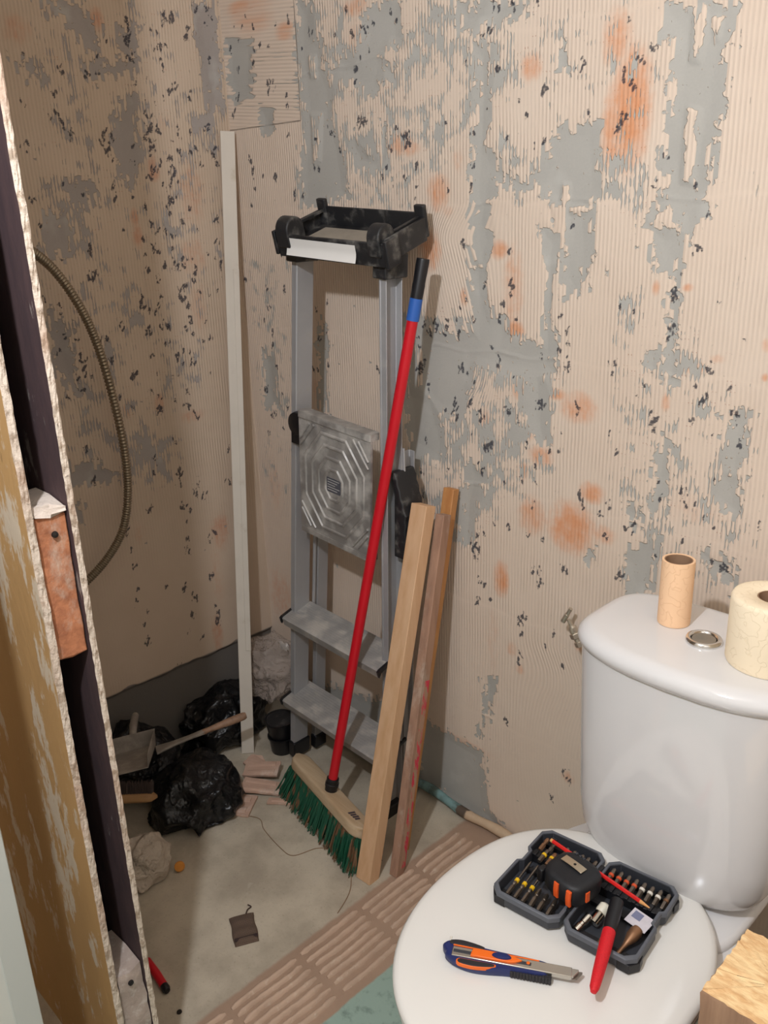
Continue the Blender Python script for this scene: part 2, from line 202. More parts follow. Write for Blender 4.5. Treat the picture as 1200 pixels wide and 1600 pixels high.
BACK_MARKS=[(1.083,1.678,0.014,0.012),(1.128,1.634,0.01,0.008),(1.107,1.619,0.013,0.011),(1.098,1.588,0.011,0.009),(1.084,1.538,0.016,0.012),(1.074,1.525,0.009,0.008),(1.007,1.631,0.015,0.012),(0.996,1.618,0.011,0.009),(1.017,1.55,0.01,0.007),(0.926,1.596,0.014,0.01),(0.821,1.633,0.013,0.009),(0.813,1.744,0.011,0.008),(0.858,1.735,0.011,0.008),(0.909,1.73,0.015,0.012),(0.806,1.706,0.015,0.01),(0.593,1.548,0.028,0.019),(0.459,1.584,0.021,0.013),(0.482,1.58,0.015,0.01),(0.57,1.558,0.014,0.01),(0.478,1.753,0.019,0.011),(0.45,1.746,0.015,0.009),(0.507,1.757,0.012,0.008),(0.317,1.502,0.018,0.011),(0.248,1.802,0.02,0.011),(0.177,1.683,0.021,0.012),(0.164,1.675,0.014,0.008),(0.55,1.523,0.013,0.008),(1.196,1.271,0.017,0.015),(1.194,1.255,0.011,0.01),(1.229,1.334,0.015,0.013),(1.193,1.212,0.016,0.015),(1.268,1.151,0.012,0.011),(1.024,1.059,0.018,0.015),(0.994,1.169,0.008,0.007),(1.092,1.142,0.013,0.011),(0.997,1.127,0.014,0.012),(0.991,1.194,0.013,0.01),(1.262,1.099,0.011,0.011),(1.26,1.093,0.009,0.008),(1.243,1.058,0.008,0.007),(1.318,1.083,0.011,0.011),(1.326,1.034,0.01,0.011),(1.244,0.92,0.018,0.017),(1.241,0.933,0.01,0.01),(1.176,1.048,0.019,0.018),(1.106,0.975,0.011,0.011),(0.822,0.952,0.017,0.013),(0.788,0.997,0.014,0.011),(0.763,1.024,0.02,0.016),(0.737,1.097,0.021,0.016),(0.633,1.093,0.024,0.018),(0.619,1.085,0.017,0.013),(0.667,1.179,0.02,0.014),(0.653,1.163,0.014,0.011),(0.591,1.103,0.023,0.017),(0.719,1.007,0.018,0.013),(0.938,1.047,0.018,0.015),(0.832,1.201,0.011,0.009),(0.828,1.123,0.015,0.011),(0.867,0.772,0.016,0.012),(0.781,0.706,0.022,0.018),(0.776,0.687,0.015,0.012),(0.792,0.89,0.018,0.014),(0.806,0.939,0.013,0.011),(0.942,0.697,0.016,0.014),(0.946,0.673,0.017,0.014),(1.011,0.717,0.014,0.013),(0.794,0.631,0.017,0.014),(0.782,0.588,0.015,0.012),(0.818,0.595,0.007,0.006),(0.9,0.561,0.021,0.019),(0.906,0.583,0.012,0.011),(0.902,0.479,0.016,0.014),(0.925,0.839,0.014,0.012),(1.095,0.887,0.013,0.012),(1.033,0.883,0.014,0.013),(1.041,0.865,0.008,0.008),(1.145,0.845,0.016,0.015),(1.324,0.815,0.014,0.014),(1.329,0.814,0.01,0.01),(1.083,0.856,0.013,0.012),(1.197,0.912,0.009,0.009),(1.128,0.74,0.014,0.013),(1.093,0.813,0.011,0.011),(0.986,0.575,0.009,0.007),(0.967,0.536,0.006,0.006),(1.013,0.503,0.009,0.007),(0.867,0.307,0.013,0.012),(1.037,0.243,0.017,0.014),(1.024,0.253,0.011,0.01),(0.994,0.174,0.015,0.014),(0.865,1.257,0.018,0.015),(0.842,1.232,0.01,0.008),(0.935,1.136,0.009,0.007),(0.762,1.448,0.011,0.008),(0.798,1.266,0.016,0.012),(0.856,1.332,0.01,0.008),(0.748,1.343,0.019,0.014),(0.751,1.233,0.01,0.007),(0.49,1.064,0.012,0.009),(0.169,1.31,0.012,0.007),(0.108,1.121,0.016,0.009),(0.104,1.089,0.016,0.01),(0.061,0.967,0.02,0.012),(0.08,0.901,0.017,0.01),(0.102,1.185,0.014,0.008),(0.326,1.212,0.011,0.007),(0.289,1.188,0.012,0.008),(0.288,1.127,0.014,0.009),(0.32,1.14,0.011,0.007),(0.264,1.048,0.022,0.014),(0.318,1.061,0.011,0.008),(0.623,0.847,0.014,0.01),(0.634,0.924,0.012,0.009),(0.995,1.377,0.006,0.006),(1.146,1.434,0.007,0.006),(1.215,1.431,0.008,0.007),(1.24,1.389,0.007,0.007),(1.162,1.476,0.006,0.005),(1.08,1.604,0.014,0.012),(0.854,1.026,0.013,0.01),(0.883,1.011,0.011,0.009),(0.913,0.592,0.009,0.007),(0.605,1.531,0.009,0.005),(0.621,1.489,0.009,0.006),(0.77,1.482,0.009,0.007),(0.762,1.538,0.013,0.009),(0.121,1.804,0.015,0.007),(0.048,1.728,0.015,0.008),(0.112,1.734,0.012,0.006),(0.02,1.634,0.019,0.01),(0.096,1.834,0.012,0.006),(0.04,1.674,0.015,0.008),(0.08,1.509,0.021,0.011),(0.166,1.491,0.021,0.013),(0.233,1.449,0.021,0.012),(0.07,1.531,0.013,0.007),(0.529,1.469,0.015,0.01),(0.538,1.487,0.011,0.007),(0.689,1.457,0.013,0.01),(0.706,1.438,0.009,0.007),(0.56,1.771,0.009,0.006),(0.377,1.568,0.01,0.006),(0.893,1.556,0.006,0.005),(0.469,1.593,0.008,0.005),(0.8,1.577,0.005,0.004),(0.452,1.666,0.01,0.006),(0.398,1.532,0.01,0.006),(0.32,1.556,0.007,0.004),(0.357,1.585,0.007,0.005),(0.873,1.583,0.006,0.004),(0.825,1.738,0.007,0.005),(0.313,1.771,0.013,0.007),(0.758,1.684,0.005,0.004),(0.928,1.516,0.007,0.006),(0.368,1.571,0.009,0.005),(0.453,1.681,0.009,0.006),(0.537,1.651,0.006,0.004),(0.848,1.527,0.008,0.005),(0.591,1.465,0.008,0.005),(0.702,1.565,0.009,0.006),(0.575,1.754,0.005,0.004),(0.436,1.796,0.01,0.006),(0.626,1.5,0.005,0.004),(0.617,1.449,0.008,0.006),(0.593,1.615,0.005,0.003),(0.395,1.756,0.008,0.004),(0.555,1.455,0.007,0.004),(0.469,1.701,0.006,0.004),(0.495,1.714,0.008,0.005),(0.262,1.446,0.009,0.006),(0.909,1.509,0.007,0.005),(0.617,1.427,0.006,0.004),(0.751,1.661,0.007,0.005),(0.787,1.7,0.005,0.004),(0.286,1.743,0.007,0.004),(0.765,0.714,0.008,0.006),(0.727,0.984,0.007,0.005),(0.898,0.884,0.006,0.005),(0.695,0.868,0.011,0.008),(0.862,1.023,0.009,0.008),(0.597,1.181,0.01,0.007),(0.768,1.2,0.008,0.006),(0.988,0.999,0.006,0.005),(0.636,1.178,0.01,0.007),(0.804,0.746,0.005,0.005),(0.7,1.193,0.008,0.005),(0.618,1.082,0.008,0.006),(0.726,1.194,0.005,0.004),(0.975,1.154,0.006,0.005),(0.766,0.957,0.005,0.005),(0.729,1.167,0.008,0.006),(0.965,0.957,0.009,0.007),(0.688,1.209,0.008,0.006),(0.8,0.942,0.007,0.006),(0.857,0.872,0.009,0.008),(0.726,0.994,0.009,0.008),(0.692,1.16,0.007,0.005),(0.624,0.797,0.011,0.009),(0.729,1.156,0.005,0.004),(0.701,1.177,0.007,0.006),(0.834,1.11,0.005,0.004),(0.878,1.206,0.006,0.005),(0.717,1.032,0.005,0.005),(0.773,1.069,0.009,0.007),(0.831,0.774,0.008,0.007),(0.906,0.958,0.007,0.006),(0.929,0.922,0.009,0.008),(0.896,0.892,0.006,0.005),(0.923,1.054,0.005,0.004),(0.622,1.127,0.007,0.005),(0.872,1.094,0.005,0.004),(0.908,0.967,0.005,0.004),(0.616,1.147,0.007,0.005),(0.95,0.775,0.007,0.006),(0.693,1.0,0.007,0.006),(0.736,1.214,0.008,0.006),(0.934,0.887,0.005,0.005),(0.816,1.143,0.008,0.006),(0.785,0.739,0.009,0.008),(0.644,1.052,0.01,0.008),(0.789,1.01,0.008,0.005),(0.915,0.773,0.007,0.006),(0.982,0.961,0.005,0.004),(0.924,1.037,0.005,0.004),(0.974,1.219,0.007,0.006),(1.246,0.845,0.004,0.005),(1.144,1.148,0.004,0.004),(1.244,1.119,0.005,0.005),(1.154,1.111,0.005,0.004),(1.375,0.9,0.005,0.005),(1.26,1.099,0.004,0.003),(1.319,1.064,0.003,0.003),(1.124,1.235,0.005,0.004),(1.321,1.201,0.005,0.004),(1.192,0.942,0.005,0.006),(1.281,0.898,0.004,0.004),(1.09,1.017,0.006,0.005),(1.139,1.09,0.005,0.004),(1.089,1.124,0.005,0.004),(1.236,0.94,0.004,0.004),(1.374,0.912,0.005,0.005),(1.293,0.969,0.004,0.004),(1.305,1.124,0.004,0.005),(1.282,1.042,0.004,0.003),(1.097,1.24,0.004,0.004),(1.267,0.917,0.005,0.005),(1.197,0.805,0.005,0.004),(1.27,1.256,0.005,0.004),(1.302,0.818,0.005,0.006),(1.3,0.882,0.005,0.005),(0.161,1.667,0.01,0.005),(0.227,1.633,0.012,0.006),(0.122,1.492,0.007,0.004),(0.11,1.701,0.01,0.005),(0.15,0.933,0.011,0.007),(0.117,1.765,0.011,0.006),(0.08,1.15,0.01,0.006),(0.228,1.657,0.008,0.005),(0.012,1.252,0.013,0.008),(-0.02,1.238,0.013,0.007),(0.082,1.811,0.01,0.005),(0.135,0.968,0.012,0.007),(0.083,1.462,0.011,0.006),(0.223,1.575,0.008,0.005),(0.056,0.851,0.01,0.006),(0.024,1.77,0.011,0.005),(0.162,1.69,0.008,0.004),(0.101,1.228,0.012,0.007),(0.206,1.795,0.009,0.005),(0.125,0.873,0.01,0.006),(0.171,1.232,0.012,0.007),(-0.012,1.166,0.013,0.008),(0.141,1.769,0.008,0.005),(0.061,1.787,0.008,0.004),(0.174,1.761,0.011,0.006),(0.117,1.038,0.012,0.007),(0.095,0.909,0.013,0.009),(0.062,0.854,0.009,0.006),(0.051,1.814,0.008,0.004),(0.067,1.428,0.011,0.007)]
LEFT_BARE=[[(-0.444,1.819),(-0.343,1.842),(-0.311,1.774),(-0.331,1.736),(-0.399,1.801)],[(-0.514,1.716),(-0.461,1.717),(-0.467,1.684),(-0.511,1.699)],[(-0.363,1.721),(-0.232,1.737),(-0.236,1.711),(-0.353,1.691)],[(-0.276,1.801),(-0.222,1.807),(-0.231,1.743),(-0.284,1.752)],[(-0.318,1.624),(-0.24,1.627),(-0.271,1.465),(-0.315,1.493)],[(-0.443,1.493),(-0.369,1.493),(-0.378,1.433),(-0.444,1.441)],[(-0.503,1.43),(-0.446,1.428),(-0.447,1.335),(-0.511,1.345)],[(-0.074,1.873),(-0.005,1.868),(-0.01,1.664),(-0.05,1.634),(-0.07,1.742)],[(-0.523,1.232),(-0.481,1.171),(-0.481,1.026),(-0.522,1.062),(-0.534,1.121)],[(-0.592,0.867),(-0.497,0.876),(-0.42,0.843),(-0.425,0.811),(-0.507,0.816),(-0.599,0.823)],[(-0.543,0.793),(-0.514,0.769),(-0.522,0.723),(-0.547,0.746)],[(-0.284,1.651),(-0.25,1.665),(-0.253,1.533),(-0.285,1.533)]]
LEFT_COMBED=[([(-0.468,1.828),(0.006,1.882),(-0.051,1.311),(-0.148,1.286),(-0.53,1.314)],0.5),([(-0.526,1.34),(-0.089,1.313),(-0.153,0.935),(-0.582,0.834)],0.5),([(-0.452,0.96),(-0.236,0.884),(-0.262,0.754),(-0.408,0.807)],1.0),([(-0.504,1.468),(-0.358,1.466),(-0.381,1.317),(-0.526,1.34)],0.9),([(-0.091,1.871),(0.015,1.883),(-0.021,1.535),(-0.099,1.534)],0.8)]
LEFT_RUST=[(-0.32,1.809,0.018,0.024,0.6),(-0.285,1.368,0.013,0.026,0.6),(-0.126,1.463,0.037,0.074,0.35),(-0.223,1.513,0.014,0.025,0.6),(-0.287,1.41,0.01,0.02,0.6),(-0.497,1.774,0.033,0.029,0.35),(-0.184,1.615,0.017,0.019,0.3),(-0.135,1.316,0.03,0.045,0.35),(-0.141,1.193,0.026,0.062,0.3),(-0.143,0.596,0.03,0.055,0.45),(-0.187,0.301,0.017,0.058,0.5),(-0.386,0.658,0.018,0.033,0.25),(-0.379,0.242,0.125,0.015,0.35),(-0.219,0.213,0.067,0.031,0.4),(-0.279,0.975,0.017,0.025,0.4),(-0.367,0.975,0.014,0.022,0.3),(-0.193,0.926,0.039,0.016,0.4),(-0.49,1.115,0.012,0.021,0.4),(-0.162,1.317,0.018,0.044,0.3),(-0.168,0.471,0.022,0.113,0.25)]
LEFT_MARKS=[(-0.492,1.729,0.012,0.011),(-0.417,1.709,0.01,0.009),(-0.328,1.73,0.012,0.01),(-0.326,1.572,0.025,0.021),(-0.33,1.546,0.015,0.014),(-0.245,1.811,0.022,0.018),(-0.246,1.78,0.019,0.015),(-0.247,1.742,0.014,0.011),(-0.246,1.691,0.012,0.01),(-0.171,1.767,0.015,0.011),(-0.17,1.742,0.013,0.011),(-0.155,1.826,0.015,0.012),(-0.217,1.614,0.023,0.019),(-0.227,1.581,0.027,0.022),(-0.221,1.547,0.023,0.019),(-0.224,1.506,0.019,0.015),(-0.202,1.595,0.014,0.011),(-0.176,1.506,0.024,0.02),(-0.182,1.478,0.016,0.013),(-0.183,1.452,0.012,0.01),(-0.194,1.414,0.011,0.009),(-0.178,1.534,0.012,0.01),(-0.329,1.472,0.016,0.013),(-0.329,1.452,0.013,0.011),(-0.411,1.582,0.013,0.011),(-0.515,1.562,0.012,0.011),(-0.437,1.656,0.012,0.011),(-0.441,1.619,0.017,0.015),(-0.431,1.607,0.015,0.014),(-0.511,1.64,0.008,0.007),(-0.521,1.45,0.011,0.011),(-0.406,1.353,0.015,0.014),(-0.407,1.298,0.018,0.017),(-0.409,1.284,0.014,0.012),(-0.269,1.36,0.011,0.01),(-0.192,1.363,0.011,0.008),(-0.192,1.29,0.016,0.014),(-0.138,1.293,0.015,0.012),(-0.171,1.25,0.015,0.012),(-0.051,1.549,0.02,0.016),(-0.045,1.527,0.015,0.011),(-0.065,1.35,0.015,0.012),(-0.063,1.288,0.018,0.014),(-0.066,1.395,0.014,0.01),(-0.068,1.854,0.014,0.01),(-0.033,1.858,0.013,0.009),(-0.037,1.752,0.011,0.009),(-0.161,1.398,0.016,0.013),(-0.096,1.806,0.01,0.008),(-0.13,1.829,0.01,0.008),(-0.1,1.799,0.008,0.006),(-0.291,1.209,0.014,0.012),(-0.351,1.173,0.015,0.013),(-0.404,1.147,0.016,0.014),(-0.461,1.104,0.018,0.017),(-0.461,1.082,0.015,0.015),(-0.292,1.231,0.011,0.01),(-0.295,1.212,0.012,0.01),(-0.248,1.204,0.012,0.01),(-0.254,1.159,0.016,0.013),(-0.183,1.221,0.016,0.014),(-0.165,1.196,0.017,0.014),(-0.287,1.148,0.014,0.012),(-0.167,1.173,0.011,0.009),(-0.112,1.114,0.013,0.011),(-0.136,1.109,0.01,0.008),(-0.391,1.094,0.013,0.012),(-0.338,1.055,0.015,0.013),(-0.347,1.049,0.01,0.009),(-0.289,1.095,0.01,0.009),(-0.301,1.01,0.014,0.012),(-0.277,0.99,0.01,0.009),(-0.216,1.084,0.017,0.014),(-0.175,1.071,0.017,0.015),(-0.204,1.062,0.011,0.009),(-0.281,0.959,0.016,0.014),(-0.358,0.973,0.011,0.011),(-0.387,1.009,0.01,0.009),(-0.482,1.07,0.012,0.011),(-0.479,1.04,0.009,0.008),(-0.511,1.031,0.008,0.009),(-0.468,1.156,0.009,0.009),(-0.497,1.166,0.009,0.008),(-0.5,1.237,0.01,0.01),(-0.51,1.132,0.01,0.009),(-0.417,1.134,0.014,0.013),(-0.485,0.905,0.011,0.011),(-0.465,0.877,0.011,0.011),(-0.473,0.823,0.014,0.014),(-0.316,0.835,0.016,0.015),(-0.247,0.87,0.014,0.013),(-0.248,0.794,0.017,0.015),(-0.248,0.759,0.013,0.011),(-0.208,0.723,0.017,0.015),(-0.181,0.707,0.016,0.014),(-0.175,0.587,0.023,0.02),(-0.233,0.685,0.014,0.012),(-0.196,0.746,0.012,0.01),(-0.251,0.699,0.018,0.016),(-0.342,0.715,0.017,0.015),(-0.321,0.803,0.009,0.009),(-0.243,0.652,0.011,0.01),(-0.247,0.572,0.018,0.016),(-0.247,0.608,0.01,0.009),(-0.188,0.478,0.019,0.017),(-0.269,0.477,0.016,0.014),(-0.275,0.46,0.018,0.016),(-0.251,0.433,0.019,0.017),(-0.26,0.388,0.016,0.014),(-0.325,0.496,0.009,0.009),(-0.179,0.338,0.022,0.019),(-0.179,0.368,0.013,0.011),(-0.187,0.391,0.011,0.01),(-0.4,0.366,0.015,0.014),(-0.398,0.356,0.014,0.013),(-0.318,0.255,0.011,0.009),(-0.409,0.682,0.01,0.01),(-0.415,0.667,0.01,0.01),(-0.409,0.622,0.01,0.01),(-0.407,0.578,0.013,0.012),(-0.407,0.515,0.009,0.008),(-0.415,0.482,0.01,0.01),(-0.389,0.445,0.009,0.008),(-0.397,0.412,0.009,0.009),(-0.239,0.312,0.011,0.01),(-0.276,0.346,0.013,0.011),(-0.096,0.731,0.015,0.013),(-0.09,0.819,0.014,0.012),(-0.287,1.146,0.011,0.01),(-0.278,1.198,0.011,0.01),(-0.193,0.985,0.01,0.009),(-0.234,1.035,0.007,0.005),(-0.234,1.376,0.009,0.008),(-0.132,1.831,0.007,0.005),(-0.246,1.17,0.006,0.005),(-0.118,1.124,0.007,0.006),(-0.155,1.837,0.011,0.008),(-0.176,1.666,0.006,0.005),(-0.07,1.602,0.013,0.009),(-0.209,1.379,0.01,0.008),(-0.184,1.236,0.013,0.01),(-0.125,1.026,0.008,0.007),(-0.171,1.72,0.005,0.005),(-0.148,1.589,0.009,0.007),(-0.101,1.558,0.008,0.006),(-0.231,1.117,0.008,0.008),(-0.241,1.228,0.005,0.005),(-0.2,0.954,0.006,0.005),(-0.139,1.826,0.01,0.008),(-0.268,1.532,0.009,0.007),(-0.142,1.692,0.012,0.009),(-0.158,1.678,0.011,0.008),(-0.068,1.553,0.008,0.006),(-0.245,1.394,0.01,0.009),(-0.165,1.13,0.012,0.01),(-0.091,1.816,0.012,0.009),(-0.169,1.311,0.012,0.01),(-0.151,1.556,0.012,0.009),(-0.211,1.575,0.006,0.005),(-0.157,1.776,0.006,0.005),(-0.213,1.704,0.005,0.004),(-0.405,0.979,0.009,0.008),(-0.234,1.33,0.01,0.009),(-0.168,1.453,0.008,0.006),(-0.039,1.824,0.009,0.007),(-0.197,1.093,0.006,0.006),(-0.223,1.296,0.01,0.009),(-0.259,1.745,0.008,0.006),(-0.114,1.596,0.008,0.007),(-0.177,0.924,0.013,0.011),(-0.139,1.423,0.011,0.008),(-0.199,1.433,0.007,0.006),(-0.201,1.523,0.012,0.01),(-0.235,0.976,0.01,0.009),(-0.189,1.764,0.007,0.005),(-0.228,1.152,0.011,0.01),(-0.282,1.165,0.009,0.008),(-0.146,1.258,0.011,0.009),(-0.216,1.605,0.008,0.007),(-0.167,1.157,0.01,0.009),(-0.244,1.28,0.009,0.008),(-0.026,1.843,0.01,0.007),(-0.19,1.447,0.011,0.009),(-0.137,1.274,0.012,0.01),(-0.263,1.199,0.011,0.01),(-0.119,1.547,0.012,0.008),(-0.2,0.952,0.012,0.011),(-0.249,1.4,0.009,0.008),(-0.2,0.993,0.009,0.008),(-0.134,1.231,0.011,0.009),(-0.232,1.154,0.009,0.008),(-0.243,1.265,0.008,0.007),(-0.269,1.293,0.01,0.008),(-0.196,1.813,0.006,0.005),(-0.224,1.656,0.01,0.007),(-0.184,1.293,0.006,0.005),(-0.175,1.794,0.005,0.005),(-0.166,1.575,0.006,0.005),(-0.185,1.445,0.008,0.006),(-0.195,1.311,0.01,0.007),(-0.129,1.841,0.007,0.006),(-0.062,1.612,0.009,0.007),(-0.109,1.526,0.005,0.004),(-0.145,1.307,0.006,0.005),(-0.245,1.343,0.011,0.01),(-0.246,1.119,0.009,0.007),(-0.151,1.53,0.006,0.005),(-0.268,1.331,0.009,0.008),(-0.078,1.307,0.008,0.007),(-0.277,1.049,0.005,0.004),(-0.158,1.306,0.007,0.006),(-0.169,1.293,0.012,0.01),(-0.197,1.651,0.007,0.005),(-0.215,0.959,0.008,0.007),(-0.097,1.32,0.008,0.006),(-0.281,0.962,0.009,0.008),(-0.292,0.961,0.008,0.008),(-0.147,1.602,0.008,0.006),(-0.479,1.33,0.007,0.006),(-0.429,1.187,0.008,0.008),(-0.51,1.404,0.006,0.005),(-0.123,1.152,0.007,0.005),(-0.359,1.702,0.009,0.008),(-0.406,1.337,0.007,0.007),(-0.247,1.331,0.009,0.008),(-0.499,1.214,0.005,0.006),(-0.266,1.562,0.006,0.005),(-0.283,1.454,0.007,0.005),(-0.197,1.34,0.005,0.005),(-0.403,1.464,0.009,0.008),(-0.121,1.377,0.006,0.004),(-0.162,1.484,0.008,0.006),(-0.22,1.303,0.008,0.006),(-0.091,1.521,0.008,0.005),(-0.1,1.684,0.006,0.005),(-0.097,1.792,0.009,0.008),(-0.203,1.48,0.007,0.005),(-0.219,1.038,0.006,0.006),(-0.317,1.383,0.007,0.007),(-0.332,1.704,0.007,0.006),(-0.106,1.789,0.006,0.005),(-0.184,1.15,0.009,0.008),(-0.531,1.249,0.008,0.008),(-0.08,1.227,0.006,0.005),(-0.108,1.665,0.009,0.007),(-0.106,1.219,0.006,0.006),(-0.448,1.066,0.005,0.005),(-0.24,1.497,0.006,0.005),(-0.192,1.801,0.005,0.004),(-0.302,1.769,0.005,0.004),(-0.297,1.209,0.009,0.008),(-0.448,1.483,0.006,0.005),(-0.254,1.432,0.01,0.008)]
def inside_dist(P, poly):
    poly = np.array(poly, float); n = len(poly)
    d = np.full(len(P), 1e9); ins = np.zeros(len(P), bool)
    for i in range(n):
        a = poly[i]; b = poly[(i+1) % n]; e = b-a; w = P-a
        t = np.clip((w@e)/max(e@e, 1e-12), 0, 1)
        d = np.minimum(d, np.hypot(*(w-np.outer(t, e)).T))
        if a[1] != b[1]:
            c = (P[:, 1] >= a[1]) != (P[:, 1] >= b[1])
            xx = a[0]+(P[:, 1]-a[1])/(b[1]-a[1])*(b[0]-a[0])
            ins ^= c & (P[:, 0] < xx)
    return np.where(ins, d, -d)
PITCH = 0.0078
def wall_mesh(name, A, Z, to3d, bare, isles, combed, rust, marks, extra, mat):
    na, nz = len(A), len(Z)
    AA, ZZ = np.meshgrid(A, Z); P = np.stack([AA.ravel(), ZZ.ravel()], 1)
    rng = random.Random(77)
    def win(x0, x1, y0, y1):
        i0, i1 = np.searchsorted(A, (x0, x1)); j0, j1 = np.searchsorted(Z, (y0, y1))
        return (np.arange(j0, j1)[:, None]*na+np.arange(i0, i1)[None, :]).ravel()
    def box(g, pad):
        g = np.array(g); return win(g[:, 0].min()-pad, g[:, 0].max()+pad, g[:, 1].min()-pad, g[:, 1].max()+pad)
    rim = np.full(len(P), -1.0)
    for g in bare: w = box(g, 0.03); rim[w] = np.maximum(rim[w], np.clip(inside_dist(P[w], g)/0.028, -1, 1))
    for g in isles: w = box(g, 0.03); rim[w] = np.minimum(rim[w], np.clip(-inside_dist(P[w], g)/0.010, -1, 1))
    comb = np.zeros(len(P))
    for g, s in combed: comb = np.maximum(comb, s*np.clip(inside_dist(P, g)/0.05+0.5, 0, 1))
    rs = np.zeros(len(P))
    for x, z, rx, rz, s in rust:
        q = np.sqrt(((P[:, 0]-x)/rx)**2+((P[:, 1]-z)/rz)**2)
        rs = np.maximum(rs, s*np.clip(1.5-q, 0, 1))
    mk = np.zeros(len(P))
    for x, z, rx, rz in marks:
        r = (rx+rz)*0.5; n = 2+int(r/0.0030)+rng.randint(0, 1)
        for k in range(n):          # each mark is a cluster of short torn strokes left between two ridges
            cx = x+round(rng.gauss(0, r*0.34)/(PITCH*0.5))*PITCH*0.5; cz = z+rng.gauss(0, r*0.46)
            ex = rng.uniform(0.0014, 0.0028)+r*0.07; ez = rng.uniform(0.0018, 0.0050)+r*0.20; tl = rng.uniform(-0.6, 0.5); pk = rng.uniform(0.95, 1.5)
            w = win(cx-0.03, cx+0.03, cz-0.03, cz+0.03)
            if not len(w): continue
            dx = P[w, 0]-cx; dz = P[w, 1]-cz; dx = dx+tl*dz
            mk[w] = np.maximum(mk[w], np.clip(pk-np.sqrt((dx/ex)**2+(dz/ez)**2)*0.6, 0, 1))
    u, smooth, rim = extra(P, rim)
    depth = -0.0035*np.clip(rim+0.2, 0, 1)
    vs = to3d(P[:, 0], P[:, 1], depth)
    idx = np.arange(na*nz).reshape(nz, na)
    q = np.stack([idx[:-1, :-1], idx[:-1, 1:], idx[1:, 1:], idx[1:, :-1]], -1).reshape(-1, 4)
    me = bpy.data.meshes.new(name)
    me.vertices.add(len(vs)); me.vertices.foreach_set('co', vs.astype(np.float32).ravel())
    me.loops.add(q.size); me.loops.foreach_set('vertex_index', q.astype(np.int32).ravel())
    me.polygons.add(len(q)); me.polygons.foreach_set('loop_start', np.arange(0, q.size, 4, dtype=np.int32))
    me.polygons.foreach_set('use_smooth', np.ones(len(q), bool))
    me.update(calc_edges=True)
    for k, arr in (('bare', rim), ('comb', comb), ('rust', rs), ('mark', mk), ('u', u), ('smooth', smooth), ('v', P[:, 1])):
        at = me.attributes.new(k, 'FLOAT', 'POINT'); at.data.foreach_set('value', arr.astype(np.float32))
    me.materials.append(mat)
    o = bpy.data.objects.new(name, me); COL.objects.link(o); o['kind'] = 'structure'
    return o
